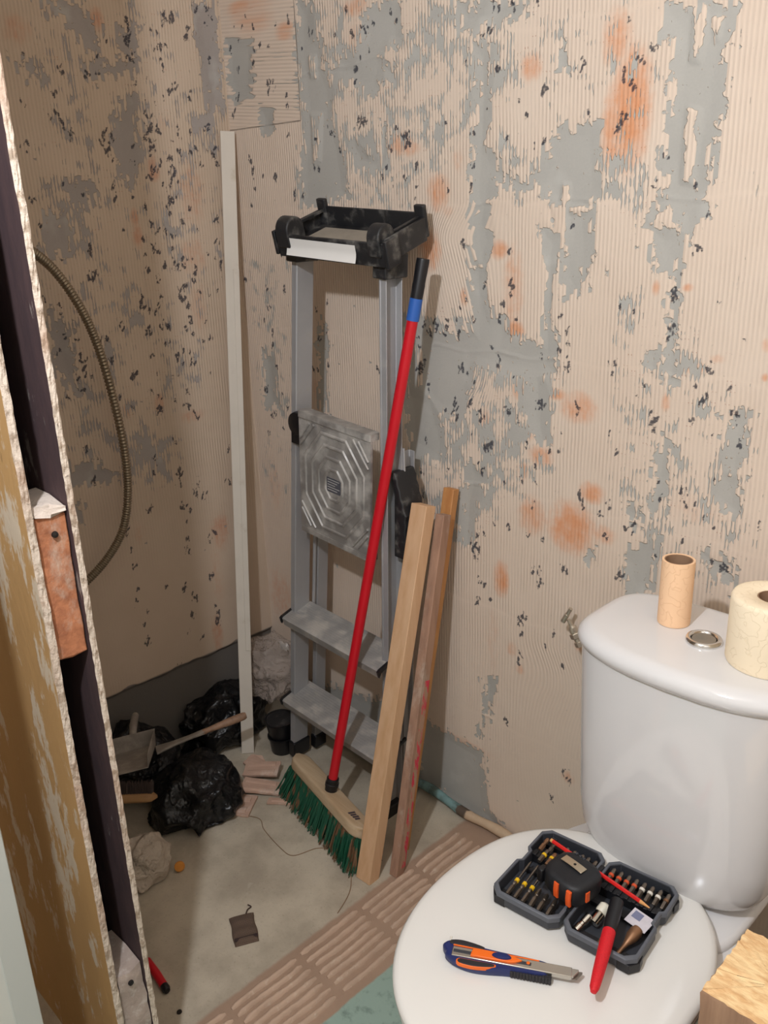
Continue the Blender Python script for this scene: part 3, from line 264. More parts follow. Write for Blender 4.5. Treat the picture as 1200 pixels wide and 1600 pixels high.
def wall_material(name, cream, grey, rustcol, markcol, grime):
    t = NT(name)
    at = lambda k: t.n('ShaderNodeAttribute', attribute_name=k).outputs['Fac']
    bare, comb, rust, mark, u, v, sm = (at(k) for k in ('bare', 'comb', 'rust', 'mark', 'u', 'v', 'smooth'))
    wob = t.noise(t.xyz(t.math('MULTIPLY', u, 6.0), 0.0, t.math('MULTIPLY', v, 9.0)), 1.0, 2)
    uu = t.math('ADD', u, t.math('MULTIPLY', wob, 0.006))
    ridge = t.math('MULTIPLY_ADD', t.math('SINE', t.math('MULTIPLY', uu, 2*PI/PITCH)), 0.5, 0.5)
    col = t.math('SNAP', t.math('ADD', uu, PITCH*0.25), PITCH)
    n1 = t.noise(t.xyz(t.math('MULTIPLY', col, 91.0), 3.0, t.math('MULTIPLY', v, 22.0)), 1.0, 3, 0.6)
    n2 = t.noise(t.xyz(t.math('MULTIPLY', uu, 60.0), 7.0, t.math('MULTIPLY', v, 55.0)), 1.0, 4, 0.6)
    n3 = t.noise(t.xyz(t.math('MULTIPLY', col, 47.0), 11.0, t.math('MULTIPLY', v, 30.0)), 1.0, 2, 0.5)
    n5 = t.noise(t.xyz(t.math('MULTIPLY', uu, 14.0), 5.0, t.math('MULTIPLY', v, 9.0)), 1.0, 3, 0.6)
    edge = t.math('ADD', bare, t.math('MULTIPLY', t.math('SUBTRACT', n1, 0.5), 4.4))
    edge = t.math('ADD', edge, t.math('MULTIPLY', t.math('SUBTRACT', n2, 0.5), 1.6))
    m1 = t.step(edge, 0.0, 0.12)
    # bare stripes between ridges where the notched trowel scraped to the concrete
    s = t.math('ADD', t.math('MULTIPLY', comb, 0.66), t.math('MULTIPLY', t.math('SUBTRACT', n3, 0.5), 1.7))
    s = t.math('ADD', s, t.math('MULTIPLY', t.math('SUBTRACT', n5, 0.5), 1.6))
    s = t.math('SUBTRACT', t.math('SUBTRACT', s, 0.42), t.math('MULTIPLY', ridge, 0.22))
    m2 = t.math('MULTIPLY', t.step(s, 0.0, 0.06), t.step(comb, 0.02, 0.1))
    base = t.math('MAXIMUM', m1, m2)
    # scattered crumbs of adhesive left on bare concrete
    n4 = t.noise(t.xyz(t.math('MULTIPLY', u, 170.0), 0.0, t.math('MULTIPLY', v, 110.0)), 1.0, 2)
    base = t.math('MULTIPLY', base, t.math('SUBTRACT', 1.0, t.step(n4, 0.70, 0.74)))
    big = t.noise(t.xyz(u, 0.0, v), 5.0, 4); fine = t.noise(t.xyz(u, 0.0, v), 260.0, 3)
    c1 = t.mix(big, srgb(*cream), srgb(*grime))
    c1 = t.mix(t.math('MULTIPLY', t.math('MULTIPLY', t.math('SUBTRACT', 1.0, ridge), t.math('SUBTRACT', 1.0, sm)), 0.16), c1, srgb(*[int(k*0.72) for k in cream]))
    c1 = t.mix(t.math('MULTIPLY', t.step(n4, 0.30, 0.24), 0.35), c1, srgb(*[int(k*0.6) for k in cream]))
    rr = t.math('ADD', t.math('ADD', rust, t.math('MULTIPLY', t.math('SUBTRACT', n1, 0.5), 0.9)), t.math('MULTIPLY', t.math('SUBTRACT', n2, 0.5), 0.7))
    rmask = t.math('MULTIPLY', t.step(rr, -0.05, 1.15), t.step(rust, 0.0, 0.35), clamp=True)
    dots = t.noise(t.xyz(t.math('MULTIPLY', col, 310.0), 9.0, t.math('MULTIPLY', v, 190.0)), 1.0, 1)
    dots = t.math('MULTIPLY', t.step(dots, 0.66, 0.72), t.step(t.math('ADD', comb, t.math('MULTIPLY', rust, 0.6)), 0.30, 0.60))
    dots = t.math('MULTIPLY', dots, t.step(ridge, 0.55, 0.25))
    c1 = t.mix(t.math('MULTIPLY', dots, 0.55), c1, srgb(168, 104, 76))
    c1 = t.mix(t.math('MULTIPLY', rmask, 0.85, clamp=True), c1, srgb(*rustcol))
    c2 = t.mix(t.math('ADD', t.math('MULTIPLY', big, 0.7), t.math('MULTIPLY', fine, 0.3)), srgb(*grey), srgb(*[min(255, int(k*1.18)) for k in grey]))
    blot = t.noise(t.xyz(u, 4.0, v), 9.0, 3)
    c2 = t.mix(t.math('MULTIPLY', t.step(blot, 0.58, 0.72), 0.35), c2, srgb(205, 203, 196))
    c = t.mix(base, c1, c2)
    md = t.noise(t.xyz(t.math('MULTIPLY', t.math('SNAP', uu, PITCH*0.5), 260.0), 1.0, t.math('MULTIPLY', v, 170.0)), 1.0, 2, 0.6)
    mm = t.math('ADD', mark, t.math('MULTIPLY', t.math('SUBTRACT', md, 0.5), 1.0))
    mm = t.math('MULTIPLY', t.step(mm, 0.70, 0.98), t.step(mark, 0.2, 0.5))
    c = t.mix(t.math('MULTIPLY', mm, 0.88), c, t.mix(n5, srgb(*markcol), srgb(70, 72, 84)))
    hole = t.step(mm, 0.5, 0.6)
    h = t.math('MULTIPLY', t.math('SUBTRACT', 1.0, base), t.math('ADD', 0.9, t.math('MULTIPLY', t.math('MULTIPLY', ridge, t.math('MULTIPLY', t.math('SUBTRACT', 1.0, sm), t.step(n5, 0.30, 0.62))), 0.75)))
    h = t.math('ADD', h, t.math('MULTIPLY', t.noise(t.xyz(u, 0.0, v), 90.0, 4, 0.6), 0.45))
    h = t.math('SUBTRACT', h, t.math('MULTIPLY', hole, 0.8))
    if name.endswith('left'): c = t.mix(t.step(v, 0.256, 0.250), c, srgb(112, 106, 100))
    t.bump(h, 0.0012)
    return t.out(c, 0.92, 0.0, 0.2)
# more bare patches and torn marks higher up and further right, in the same manner
_r = random.Random(31)
def torn(cx, cz, rx, rz):
    return [(round(cx+rx*_r.uniform(0.5, 1.1)*math.cos(a), 3), round(cz+rz*_r.uniform(0.5, 1.1)*math.sin(a), 3)) for a in np.linspace(0, 2*PI, 12)[:-1]]
for _ in range(16): BACK_BARE.append(torn(_r.uniform(0.05, 2.3), _r.uniform(1.93, 2.42), _r.uniform(0.02, 0.06), _r.uniform(0.04, 0.12)))
for _ in range(14): BACK_BARE.append(torn(_r.uniform(1.52, 2.3), _r.uniform(0.2, 1.9), _r.uniform(0.02, 0.06), _r.uniform(0.04, 0.14)))
for _ in range(10): LEFT_BARE.append(torn(_r.uniform(-0.85, -0.05), _r.uniform(1.95, 2.4), _r.uniform(0.02, 0.06), _r.uniform(0.03, 0.10)))
BACK_COMBED.append(([(0.1, 1.9), (2.3, 1.9), (2.3, 2.4), (0.1, 2.4)], 0.5)); BACK_COMBED.append(([(1.55, 0.3), (2.3, 0.3), (2.3, 1.9), (1.55, 1.9)], 0.45))
LEFT_COMBED.append(([(-0.85, 1.9), (-0.05, 1.9), (-0.05, 2.4), (-0.85, 2.4)], 0.5))
for _ in range(60): BACK_MARKS.append((_r.uniform(0.05, 2.3), _r.uniform(1.9, 2.4), 0.007, 0.007))
for _ in range(50): BACK_MARKS.append((_r.uniform(1.52, 2.3), _r.uniform(0.4, 1.9), 0.007, 0.007))
for _ in range(60): LEFT_MARKS.append((_r.gauss(-0.28, 0.2), _r.uniform(1.85, 2.4), 0.007, 0.007))
def back_extra(P, rim):
    x, z = P[:, 0], P[:, 1]; u = x.copy()
    ss = lambda v, lo, hi: (lambda q: q*q*(3-2*q))(np.clip((v-lo)/(hi-lo), 0, 1))
    u = np.where((x < 0.27) & (z > 1.60), z+x*0.1, u)
    u = u+0.30*(z-1.24)*ss(x, 0.62, 0.70)*(1-ss(x, 0.76, 0.86))*ss(z, 1.02, 1.12)*(1-ss(z, 1.34, 1.42))
    u = u-1.1*(z-0.28)**2*ss(x, 0.86, 0.98)*(1-ss(x, 1.10, 1.3))*(1-ss(z, 0.42, 0.55))
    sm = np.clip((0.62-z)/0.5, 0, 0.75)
    seam = np.zeros(len(x))
    for s in (0.295, 0.575, 0.855, 1.135, 1.415, 1.695): seam = np.maximum(seam, np.clip(1-np.abs(z-s-0.004*np.sin(x*40))/0.006, 0, 1))
    rim = np.where(seam > 0.3, rim-0.5*seam, rim)
    return u, np.clip(sm+seam*0.6, 0, 1), rim
def left_extra(P, rim):
    y, z = P[:, 0], P[:, 1]
    edge = 0.250+0.005*np.sin(y*37)+0.003*np.sin(y*91)
    low = np.clip((edge-z)/0.006, -1, 1)*2
    rim = np.maximum(rim, low)
    sm = np.clip((0.80-z)/0.3, 0, 0.9)
    return y.copy(), sm, rim
M_back = wall_material('scraped_adhesive_back', (236, 218, 200), (168, 165, 158), (222, 144, 92), (40, 40, 48), (222, 200, 180))
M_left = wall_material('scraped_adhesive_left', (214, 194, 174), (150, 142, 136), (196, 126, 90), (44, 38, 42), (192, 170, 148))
fine = lambda a, b, c, s1, s2: np.concatenate([np.arange(a, b, s1), np.arange(b, c, s2), [c]])
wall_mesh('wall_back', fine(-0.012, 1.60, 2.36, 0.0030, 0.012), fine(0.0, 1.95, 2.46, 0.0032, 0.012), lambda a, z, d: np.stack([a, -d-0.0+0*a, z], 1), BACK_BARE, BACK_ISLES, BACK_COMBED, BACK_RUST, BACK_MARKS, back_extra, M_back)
def left3d(a, z, d):
    lip = np.where(z < 0.248, -0.004, 0.0)
    return np.stack([d+lip, a, z], 1)
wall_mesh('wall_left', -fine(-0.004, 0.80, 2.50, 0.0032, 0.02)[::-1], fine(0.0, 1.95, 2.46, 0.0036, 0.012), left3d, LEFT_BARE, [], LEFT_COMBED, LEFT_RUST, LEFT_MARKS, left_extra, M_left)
# ------------------------------------------------------------ floor, ceiling, other walls
def floor_material():
    t = NT('screed_floor'); v = t.coord()
    sep = t.n('ShaderNodeSeparateXYZ'); t.link(v, sep.inputs[0]); x = sep.outputs[0]
    n = t.noise(v, 7, 5, 0.6); f = t.noise(v, 160, 3); w = t.noise(v, 22, 4)
    c = t.mix(t.step(n, 0.35, 0.68), srgb(200, 188, 168), srgb(172, 160, 142))
    c = t.mix(t.math('MULTIPLY', t.step(f, 0.55, 0.8), 0.3), c, srgb(120, 104, 88))
    c = t.mix(t.math('MULTIPLY', t.step(w, 0.66, 0.72), 0.35), c, srgb(200, 192, 176))
    xe = t.math('ADD', x, t.math('MULTIPLY', t.math('SUBTRACT', w, 0.5), 0.012))
    teal = t.mix(t.step(t.noise(v, 40, 4), 0.5, 0.75), srgb(156, 178, 166), srgb(120, 140, 130))
    strip = t.mix(n, srgb(184, 156, 134), srgb(154, 128, 108))
    c = t.mix(t.step(xe, 0.765, 0.775), c, strip)
    c = t.mix(t.step(xe, 0.938, 0.944), c, teal)
    brown = t.mix(w, srgb(66, 48, 44), srgb(46, 36, 34))
    c = t.mix(t.step(xe, 1.50, 1.505), c, brown)
    t.bump(t.math('ADD', t.math('MULTIPLY', f, 0.5), t.math('MULTIPLY', w, 0.8)), 0.0012)
    return t.out(c, 0.85, 0, 0.3)
M_floor = floor_material()
b = MB(); b.box(-0.06, 2.40, -2.56, 0.06, -0.08, 0.0); tag(b.build('floor', M_floor), kind='structure')
M_paint = plain('off_white_paint', (214, 206, 194), 0.8, var=0.05, scale=6)
b = MB(); b.box(-0.06, 2.40, -2.56, 0.06, 2.452, 2.52); tag(b.build('ceiling', M_paint), kind='structure')
b = MB(); b.box(2.36, 2.42, -2.56, 0.06, 0.0, 2.45); tag(b.build('wall_right', M_paint), kind='structure')
b = MB(); b.box(-0.06, 2.36, -2.58, -2.51, 0.0, 2.45); tag(b.build('wall_front', M_paint), kind='structure')

# combed adhesive strip across the floor, where a row of tiles was lifted
M_adh = plain('dried_floor_adhesive', (196, 168, 146), 0.9, var=0.22, scale=18, bump=0.002, dust=0.25, dustcol=(214, 196, 176), dscale=60)
st = MB(); random.seed(4)
seams = [-0.07, -0.232, -0.40, -0.57, -0.74, -0.91, -1.08, -1.25]
for k in range(len(seams)-1):
    ya, yb = seams[k]-0.012, seams[k+1]+0.012
    for i in range(7):
        xa = 0.792+i*0.0205+random.uniform(-0.002, 0.002)
        y0 = ya+0.009-random.uniform(0, 0.008); y1 = yb-0.009+random.uniform(0, 0.008); n = 14; secs = []
        for j in range(n+1):
            y = y0+(y1-y0)*j/n; w = 0.0062+random.uniform(-0.0012, 0.0012); h = 0.0080+random.uniform(-0.0022, 0.0008)
            if j in (0, n): h *= 0.4; w *= 0.6
            xc = xa+0.0012*math.sin(j*0.5+k*2)
            secs.append([(xc-w, y, -0.001), (xc-w*0.6, y, h*0.8), (xc, y, h), (xc+w*0.6, y, h*0.75), (xc+w, y, -0.001)])
        st.loft(secs)
tag(st.build('trim_2', M_adh, smooth=True, auto=60), kind='structure')
# rounded skirting remnant at the foot of the back wall
def trim_material():
    t = NT('painted_skirting_remnant'); v = t.coord()
    sep = t.n('ShaderNodeSeparateXYZ'); t.link(v, sep.inputs[0]); n = t.noise(v, 30, 5, 0.6)
    x = t.math('ADD', sep.outputs[0], t.math('MULTIPLY', t.math('SUBTRACT', n, 0.5), 0.03))
    c = t.mix(t.step(n, 0.4, 0.65), srgb(126, 158, 156), srgb(92, 110, 106))
    c = t.mix(t.step(x, 0.745, 0.75), c, srgb(92, 78, 66))
    c = t.mix(t.step(x, 0.775, 0.78), c, t.mix(n, srgb(222, 196, 164), srgb(184, 156, 128)))
    t.bump(n, 0.002); return t.out(c, 0.7)
M_trim = trim_material()
b = MB(); pts = [(x, -0.022+0.002*math.sin(x*23), 0.022+0.003*math.sin(x*31)-max(0, 0.006*math.sin(x*9))) for x in np.linspace(0.30, 1.18, 40)]
b.tube(pts, [0.0115+0.0012*math.sin(i*1.3) for i in range(40)], 10)
tag(b.build('trim_1', M_trim, smooth=True), kind='structure')

# ------------------------------------------------------------ broken open partition at the left
def board_face():
    t = NT('torn_board_face'); v = t.coord((1, 1, 0.35))
    n = t.noise(v, 16, 6, 0.68); n2 = t.noise(v, 55, 4); big = t.noise(t.coord((1, 1, 0.5)), 5, 3)
    c = t.mix(big, srgb(222, 178, 118), srgb(178, 140, 92))
    c = t.mix(t.math('MULTIPLY', t.step(n, 0.55, 0.60), 0.9), c, srgb(226, 212, 190))
    c = t.mix(t.math('MULTIPLY', t.step(n2, 0.68, 0.72), 0.4), c, srgb(120, 92, 62))
    t.bump(n, 0.003); return t.out(c, 0.75)
def board_core():
    t = NT('crumbly_board_core'); v = t.coord()
    n = t.noise(v, 60, 5, 0.7); n2 = t.noise(v, 160, 3); big = t.noise(t.coord((1, 1, 0.6)), 9, 3)
    c = t.mix(t.step(n, 0.45, 0.62), srgb(214, 198, 180), srgb(168, 148, 128))
    c = t.mix(t.math('MULTIPLY', t.step(big, 0.50, 0.66), 0.6), c, srgb(176, 140, 116))
    c = t.mix(t.math('MULTIPLY', t.step(n2, 0.66, 0.70), 0.6), c, srgb(92, 78, 66))
    t.bump(t.math('ADD', n, n2), 0.0016); return t.out(c, 0.95)
def board_back():
    t = NT('stained_board_inside'); v = t.coord((1, 1, 0.3))
    n = t.noise(v, 20, 6, 0.7); n2 = t.noise(v, 60, 4)
    c = t.mix(n2, srgb(92, 68, 66), srgb(54, 41, 46))
    c = t.mix(t.math('MULTIPLY', t.step(n, 0.60, 0.66), 0.6), c, srgb(170, 160, 150))
    t.bump(n, 0.002); return t.out(c, 0.85)
M_bface, M_bcore, M_bback = board_face(), board_core(), board_back()
part = empty('wall_partition', (0.86, -0.94, 0), kind='structure')
def board(y0, y1, seed, mats, amp):
    rnd = random.Random(seed); n = 260; me = MB(); H = 2.45
    secs = []; off = 0; tgt = 0
    m = 5
    for k in range(n+1):
        z = H*k/n
        if rnd.random() < 0.05: tgt = rnd.uniform(-amp, amp)
        off += (tgt-off)*0.5
        row = [(-0.875, y0, z), (-0.03, y0, z)]
        for j in range(m):
            y = y0+(y1-y0)*j/(m-1)
            row.append((off+rnd.uniform(-0.0010, 0.0010)-(0.0010 if j in (0, m-1) else 0), y, z+rnd.uniform(-0.001, 0.001)*(0 < k < n)))
        row += [(-0.03, y1, z), (-0.875, y1, z)]
        secs.append(row)
    me.loft(secs)
    o = me.build('plasterboard_sheet', mats[0], part)
    for mm in mats[1:]: o.data.materials.append(mm)
    for p in o.data.polygons:
        c = p.center
        if c.x > -0.03+1e-4 and abs(p.normal.x) > 0.3: p.material_index = 1
        elif abs(p.normal.y) > 0.5 and (c.y > (y0+y1)/2): p.material_index = 2
    return o
M_shower = plain('grey_board_outside', (150, 144, 134), 0.85, var=0.15, scale=12)
o1 = board(-0.0315, -0.0210, 3, (M_bface, M_bcore, M_bback), 0.004)
o1['label'] = 'board with torn tan face'
o2 = board(0.0250, 0.0340, 8, (M_bback, M_bcore, M_shower), 0.003)
o2['label'] = 'board with dark stained inner face'
M_nog = wood('weathered_noggin', (196, 128, 88), (150, 92, 64), 0.8, 0.8, 'x', stain=(196, 178, 160), bump=0.002)
M_nogtop = plain('plaster_crust', (220, 204, 190), 0.95, var=0.2, scale=60, bump=0.004)
def crusty(x0, x1, y0, y1, z0, z1, seed, amp, nn=10):
    rnd = random.Random(seed); m = MB(); secs = []
    for k in range(nn+1):
        z = z0+(z1-z0)*k/nn; ring = []
        for (cx, cy) in [(x1, y0), (x1, (y0+y1)/2), (x1, y1), ((x0+x1)/2, y1), (x0, y1), (x0, y0), ((x0+x1)/2, y0)]:
            ring.append((cx+(rnd.uniform(-amp, amp) if cx == x1 else 0), cy, z+(rnd.uniform(-amp, amp) if k in (0, nn) else 0)))
        secs.append(ring)
    return m.loft(secs)
nog = crusty(-0.10, -0.010, -0.0185, 0.0235, 0.858, 1.060, 2, 0.002)
on = nog.build('noggin', M_nog, part, bevel=0.002, label='reddish weathered timber block between the boards')
cr = crusty(-0.09, -0.006, -0.018, 0.023, 1.060, 1.073, 6, 0.005, 4).build('plaster_crust', M_nogtop, on, smooth=True, auto=30)
M_dark = plain('dark_metal', (50, 46, 44), 0.5, metal=0.6)
sc1 = MB().at(T(-0.006, 0.004, 1.035) @ RY(90)); sc1.lathe([(0.0001, 0.004), (0.004, 0.003), (0.0045, 0.0), (0.002, -0.004)], 14)
sc1.build('screw', M_dark, on, smooth=True)
low = crusty(-0.10, -0.004, -0.018, 0.023, 0.02, 0.305, 9, 0.005, 14)
ol = low.build('plastered_block', plain('dirty_plaster', (176, 158, 146), 0.95, var=0.3, scale=40, bump=0.003, dust=0.4, dustcol=(206, 196, 186), dscale=50), part, smooth=True, auto=40, label='plaster covered block at the foot of the partition')
sc2 = MB().at(T(-0.0005, 0.000, 0.285) @ RY(90)); sc2.lathe([(0.0001, 0.004), (0.004, 0.003), (0.0045, 0.0), (0.002, -0.004)], 14)
sc2.build('screw', M_dark, ol, smooth=True)
# steel stud standing in the cavity
M_stud = plain('stud_metal', (70, 66, 70), 0.6, metal=0.5, var=0.3, scale=20)
MB().box(-0.40, -0.395, -0.0185, 0.0235, 0.02, 2.44).build('stud', M_stud, part)

# pale door leaf in the near left corner
M_door = plain('pale_door_paint', (206, 210, 204), 0.45, var=0.03, scale=5)
d = empty('door_1', (0.935, -1.095, 0), (0, 0, math.radians(21.5)), kind='structure')
MB().box(-0.52, 0.0, -0.040, 0.0, 0.006, 2.02).build('door_leaf', M_door, d, bevel=0.002)
M_chrome = plain('chrome', (225, 225, 225), 0.12, metal=1.0, var=0.02)
hd = MB(); hd.at(T(-0.46, -0.040, 1.02) @ RX(90)); hd.lathe([(0.024, 0.0), (0.024, 0.006), (0.010, 0.008), (0.010, 0.05)], 20)
hd.at(T(-0.46, -0.085, 1.02)); hd.tube([(0, 0, 0), (0.05, 0, 0), (0.11, 0.004, 0)], 0.009, 12)
hd.build('door_handle', M_chrome, d, smooth=True)
# ------------------------------------------------------------ stepladder
M_alu = plain('dusty_aluminium', (176, 175, 176), 0.45, metal=0.35, var=0.10, scale=14, dust=0.25, dustcol=(176, 170, 162), dscale=14)
M_alustep = plain('worn_step_aluminium', (166, 163, 160), 0.5, metal=0.35, var=0.14, scale=40, dust=0.55, dustcol=(190, 182, 172), dscale=26)
M_blackpl = plain('dusty_black_plastic', (34, 34, 36), 0.5, var=0.3, scale=18, dust=0.35, dustcol=(120, 116, 110), dscale=22)
M_blackcl = plain('black_plastic', (22, 22, 25), 0.38, var=0.2)
lad = empty('stepladder', (0.444, -0.135, 0.0), (0, math.radians(4.2), math.radians(1.0)),
            'folded aluminium stepladder with black top tray leaning against the scraped wall', 'ladder')
HW0, HW1, HL = 0.188, 0.138, 1.350
def hw(z): return HW0+(HW1-HW0)*z/HL
def channel(sx, z0, z1, yf, yb, inset, name, web=0.018, lab=None):
    # U channel rail: web towards the inside, flanges outside
    secs = []
    for z in (z0, z1):
        xo = (hw(z)-inset)*sx; th = 0.0022
        xi = xo-sx*web
        prof = [(xo, yf), (xi, yf), (xi, yb), (xo, yb), (xo, yb-th), (xi+sx*th, yb-th), (xi+sx*th, yf+th), (xo, yf+th)]
        secs.append([(a, q, z) for a, q in prof])
    m = MB(); m.loft(secs)
    # bright rib down the front edge
    s2 = []
    for z in (z0, z1):
        xc = (hw(z)-inset)*sx-sx*web*0.85 if sx < 0 else (hw(z)-inset)*sx-web*0.90
        s2.append([(xc-0.0020, yf-0.0016, z), (xc+0.0020, yf-0.0016, z), (xc+0.0020, yf+0.001, z), (xc-0.0020, yf+0.001, z)])
    m.loft(s2)
    return m.build(name, M_alu, lad, bevel=0.0007)
for sx in (-1, 1):
    stl = channel(sx, 0.03, HL-0.02, -0.020, 0.026, 0.0, 'stile')
    lg = channel(sx, 0.02, 0.93, 0.046, 0.078, 0.012, 'rear_leg', 0.016)
    # feet
    xo = hw(0.02)*sx
    MB().box(min(xo, xo-sx*0.024), max(xo, xo-sx*0.024), -0.026, 0.030, 0.0, 0.045).build('foot', M_blackcl, lad, bevel=0.003)
    xo = (hw(0.02)-0.012)*sx
    MB().box(min(xo, xo-sx*0.022), max(xo, xo-sx*0.022), 0.042, 0.082, 0.0, 0.04).build('foot', M_blackcl, lad, bevel=0.003)
for z, d in ((0.432, 0.086), (0.182, 0.092)):
    w = hw(z); tilt = T(0, -0.048, z) @ RX(17) @ T(0, 0.048, -z); m = MB().at(tilt)
    P = [(-0.048, 0), (-0.048, 0.010), (-0.043, 0.0125), (d-0.05, 0.010), (d-0.05, -0.006), (d-0.054, -0.006), (d-0.054, 0.004), (-0.040, 0.007), (-0.040, -0.012), (-0.044, -0.014), (-0.048, -0.012)]
    m.loft([[(x, y, z+h) for y, h in P] for x in (-w+0.004, w-0.004)])
    for k in range(12):
        y = -0.040+k*(d/13.0)
        m.box(-w+0.010, w-0.010, y, y+0.0018, z+0.0085, z+0.0128-0.0022*k/12)
    sp = m.build('step', M_alustep, lad)
    for sx in (-1, 1):
        x = sx*(w-0.001); c = MB().at(tilt)
        c.loft([[(x+e, y, z+h) for y, h in [(-0.052, -0.004), (-0.052, 0.013), (-0.046, 0.0155), (d-0.046, 0.014), (d-0.046, 0.006), (-0.044, 0.004)]] for e in (-0.003, 0.003)])
        c.build('end_cap', M_blackcl, sp)
# platform folded up between the rails, embossed with nested octagons
pl = MB(); Wp, Hp = 0.114, 0.145
M_plat = plain('embossed_platform_metal', (160, 156, 152), 0.42, metal=0.45, var=0.16, scale=30, dust=0.6, dustcol=(196, 190, 182), dscale=20)
pl.box(-Wp, Wp, -0.006, 0.0, -Hp, Hp)
pl.loft([[(x, y, z) for x, y in rrect(-Wp-0.001, Wp+0.001, -0.007, 0.020, 0.004, 3)] for z in (-Hp-0.003, -Hp+0.010)])
pl.loft([[(x, y, z) for x, y in rrect(-Wp-0.001, Wp+0.001, -0.009, 0.020, 0.004, 3)] for z in (Hp-0.012, Hp+0.003)])
def octring(m, a, b, wd, h=0.0035):
    def ring(a, b, y): 
        return [(x, y, z) for x, z in [(a, b*0.42), (a*0.42, b), (-a*0.42, b), (-a, b*0.42), (-a, -b*0.42), (-a*0.42, -b), (a*0.42, -b), (a, -b*0.42)]]
    m.loft([ring(a, b, -0.0065), ring(a-wd*0.3, b-wd*0.3, -0.006-h), ring(a-wd*0.7, b-wd*0.7, -0.006-h), ring(a-wd, b-wd, -0.0065)], cap=False)
for a, b in ((0.098, 0.118), (0.076, 0.092), (0.054, 0.066), (0.032, 0.040)): octring(pl, a, b, 0.009)
for sx in (-1, 1):
    for sz in (-1, 1):
        for k in range(2):
            o = 0.016*k
            p0 = Vector((sx*(0.108), -0.0075, sz*(0.070+o))); p1 = Vector((sx*(0.062+o), -0.0075, sz*(0.125)))
            pl.tube([p0, p1], 0.0032, 6)
plat = pl.build('platform', M_plat, lad, loc=(0.008, -0.030, 0.842), rot=(math.radians(2), math.radians(1.5), 0), smooth=True, auto=30, label='embossed platform plate')
lab = MB().box(-0.022, 0.022, -0.0072, -0.0062, -0.018, 0.016)
M_plab = plain('grey_metal_label', (96, 96, 104), 0.5, metal=0.2, var=0.3, scale=120)
ol = lab.build('rating_label', M_plab, plat)
M_ink = plain('light_print', (186, 184, 180), 0.6)
tx = MB()
for k in range(5): tx.box(-0.019, 0.019-0.007*(k % 3), -0.0077, -0.0073, 0.011-k*0.006, 0.0125-k*0.006)
tx.build('label_print', M_ink, ol)
# hinges
h1 = MB().at(T(-hw(0.965)+0.026, -0.026, 0.952) @ RX(90)); h1.lathe([(0.0, -0.012), (0.026, -0.012), (0.028, -0.006), (0.026, 0.004), (0.010, 0.008), (0.0, 0.008)], 28)
h1.at(Matrix.Identity(4)); h1.box(-hw(0.93)+0.012, -hw(0.93)+0.040, -0.030, 0.05, 0.905, 0.950)
h1.build('hinge_disc', M_blackcl, lad, smooth=True, label='round black hinge cap')
h2 = MB(); 
zs = [0.715+0.0125*k for k in range(16)]
h2.loft([[(x, y, z) for x, y in rrect(hw(z)+0.002-(0.010*max(0, (k-11)/4)), hw(z)+0.038-0.030*max(0, (k-8)/7)-(0.003 if k % 2 else 0), -0.004, 0.060, 0.006, 3)] for k, z in enumerate(zs)])
h2.build('clamp', M_blackpl, lad, smooth=True, auto=25, label='ribbed black locking clamp')
for z in (0.56, 0.66):
    r = MB().at(T(hw(z)-0.0175, -0.002, z) @ RY(-90)); r.lathe([(0.0045, 0.0), (0.004, 0.002), (0.0, 0.003)], 12); r.build('rivet', M_alu, lad, smooth=True)
# diagonal brace plate on the right
MB().prism([(hw(0.95)-0.004, 0.95), (hw(0.95)+0.004, 0.95), (hw(0.7)+0.014, 0.72), (hw(0.5)+0.006, 0.48), (hw(0.45)-0.004, 0.45)], 0.026, 0.030, 'y').build('brace_plate', M_alu, lad, bevel=0.001)
MB().tube([(-hw(0.5)+0.02, 0.036, 0.42), (-hw(0.8)+0.03, 0.036, 0.90)], 0.0045, 8).build('brace_rod', M_alu, lad)
# top tray
tr = empty('top_tray', (0.017, -0.020, 1.362), (math.radians(16), 0, math.radians(6)), parent=lad)
D0, D1, TW = -0.036, 0.092, 0.136
ty = MB()
ty.box(-TW, TW, D0, D1, -0.014, -0.008)                                  # floor of the tray
for (x0, x1, y0, y1, z0, z1) in ((-TW-0.004, TW+0.004, D0-0.007, D0, -0.030, 0.016), (-TW, TW, D1, D1+0.005, -0.014, 0.030),
                                 (-TW-0.004, -TW+0.002, D0, D1, -0.024, 0.022), (TW-0.002, TW+0.004, D0, D1, -0.024, 0.022)):
    ty.box(x0, x1, y0, y1, z0, z1)
ty.box(-TW-0.012, -TW-0.004, D0-0.010, D0+0.030, -0.026, 0.022)
ty.box(TW+0.004, TW+0.012, D0-0.010, D0+0.030, -0.032, 0.022)
ob = ty.build('tray_body', M_blackpl, tr, bevel=0.0018)
M_traydust = plain('tray_plaster_dust', (150, 141, 128), 0.95, var=0.25, scale=26, bump=0.001)
MB().box(-TW+0.03, TW-0.022, D0+0.018, D1-0.022, -0.0085, -0.0062).build('dust_layer', M_traydust, tr, label='settled plaster dust')
for sx, yy, rr, th in ((-1, D0+0.014, 0.026, 0.034), (1, D0+0.014, 0.026, 0.030)):
    k = MB(); x = sx*(TW-0.018)
    pts = [(rr*math.cos(a), rr*math.sin(a)) for a in np.linspace(0, PI, 14)]+[(-rr, -0.03), (rr, -0.03)]
    k.loft([[(x+e, yy+a*1.0, 0.020+c) for a, c in pts] for e in (-th/2, th/2)])
    k.build('tool_lobe', M_blackpl, tr, bevel=0.003, seg=3)
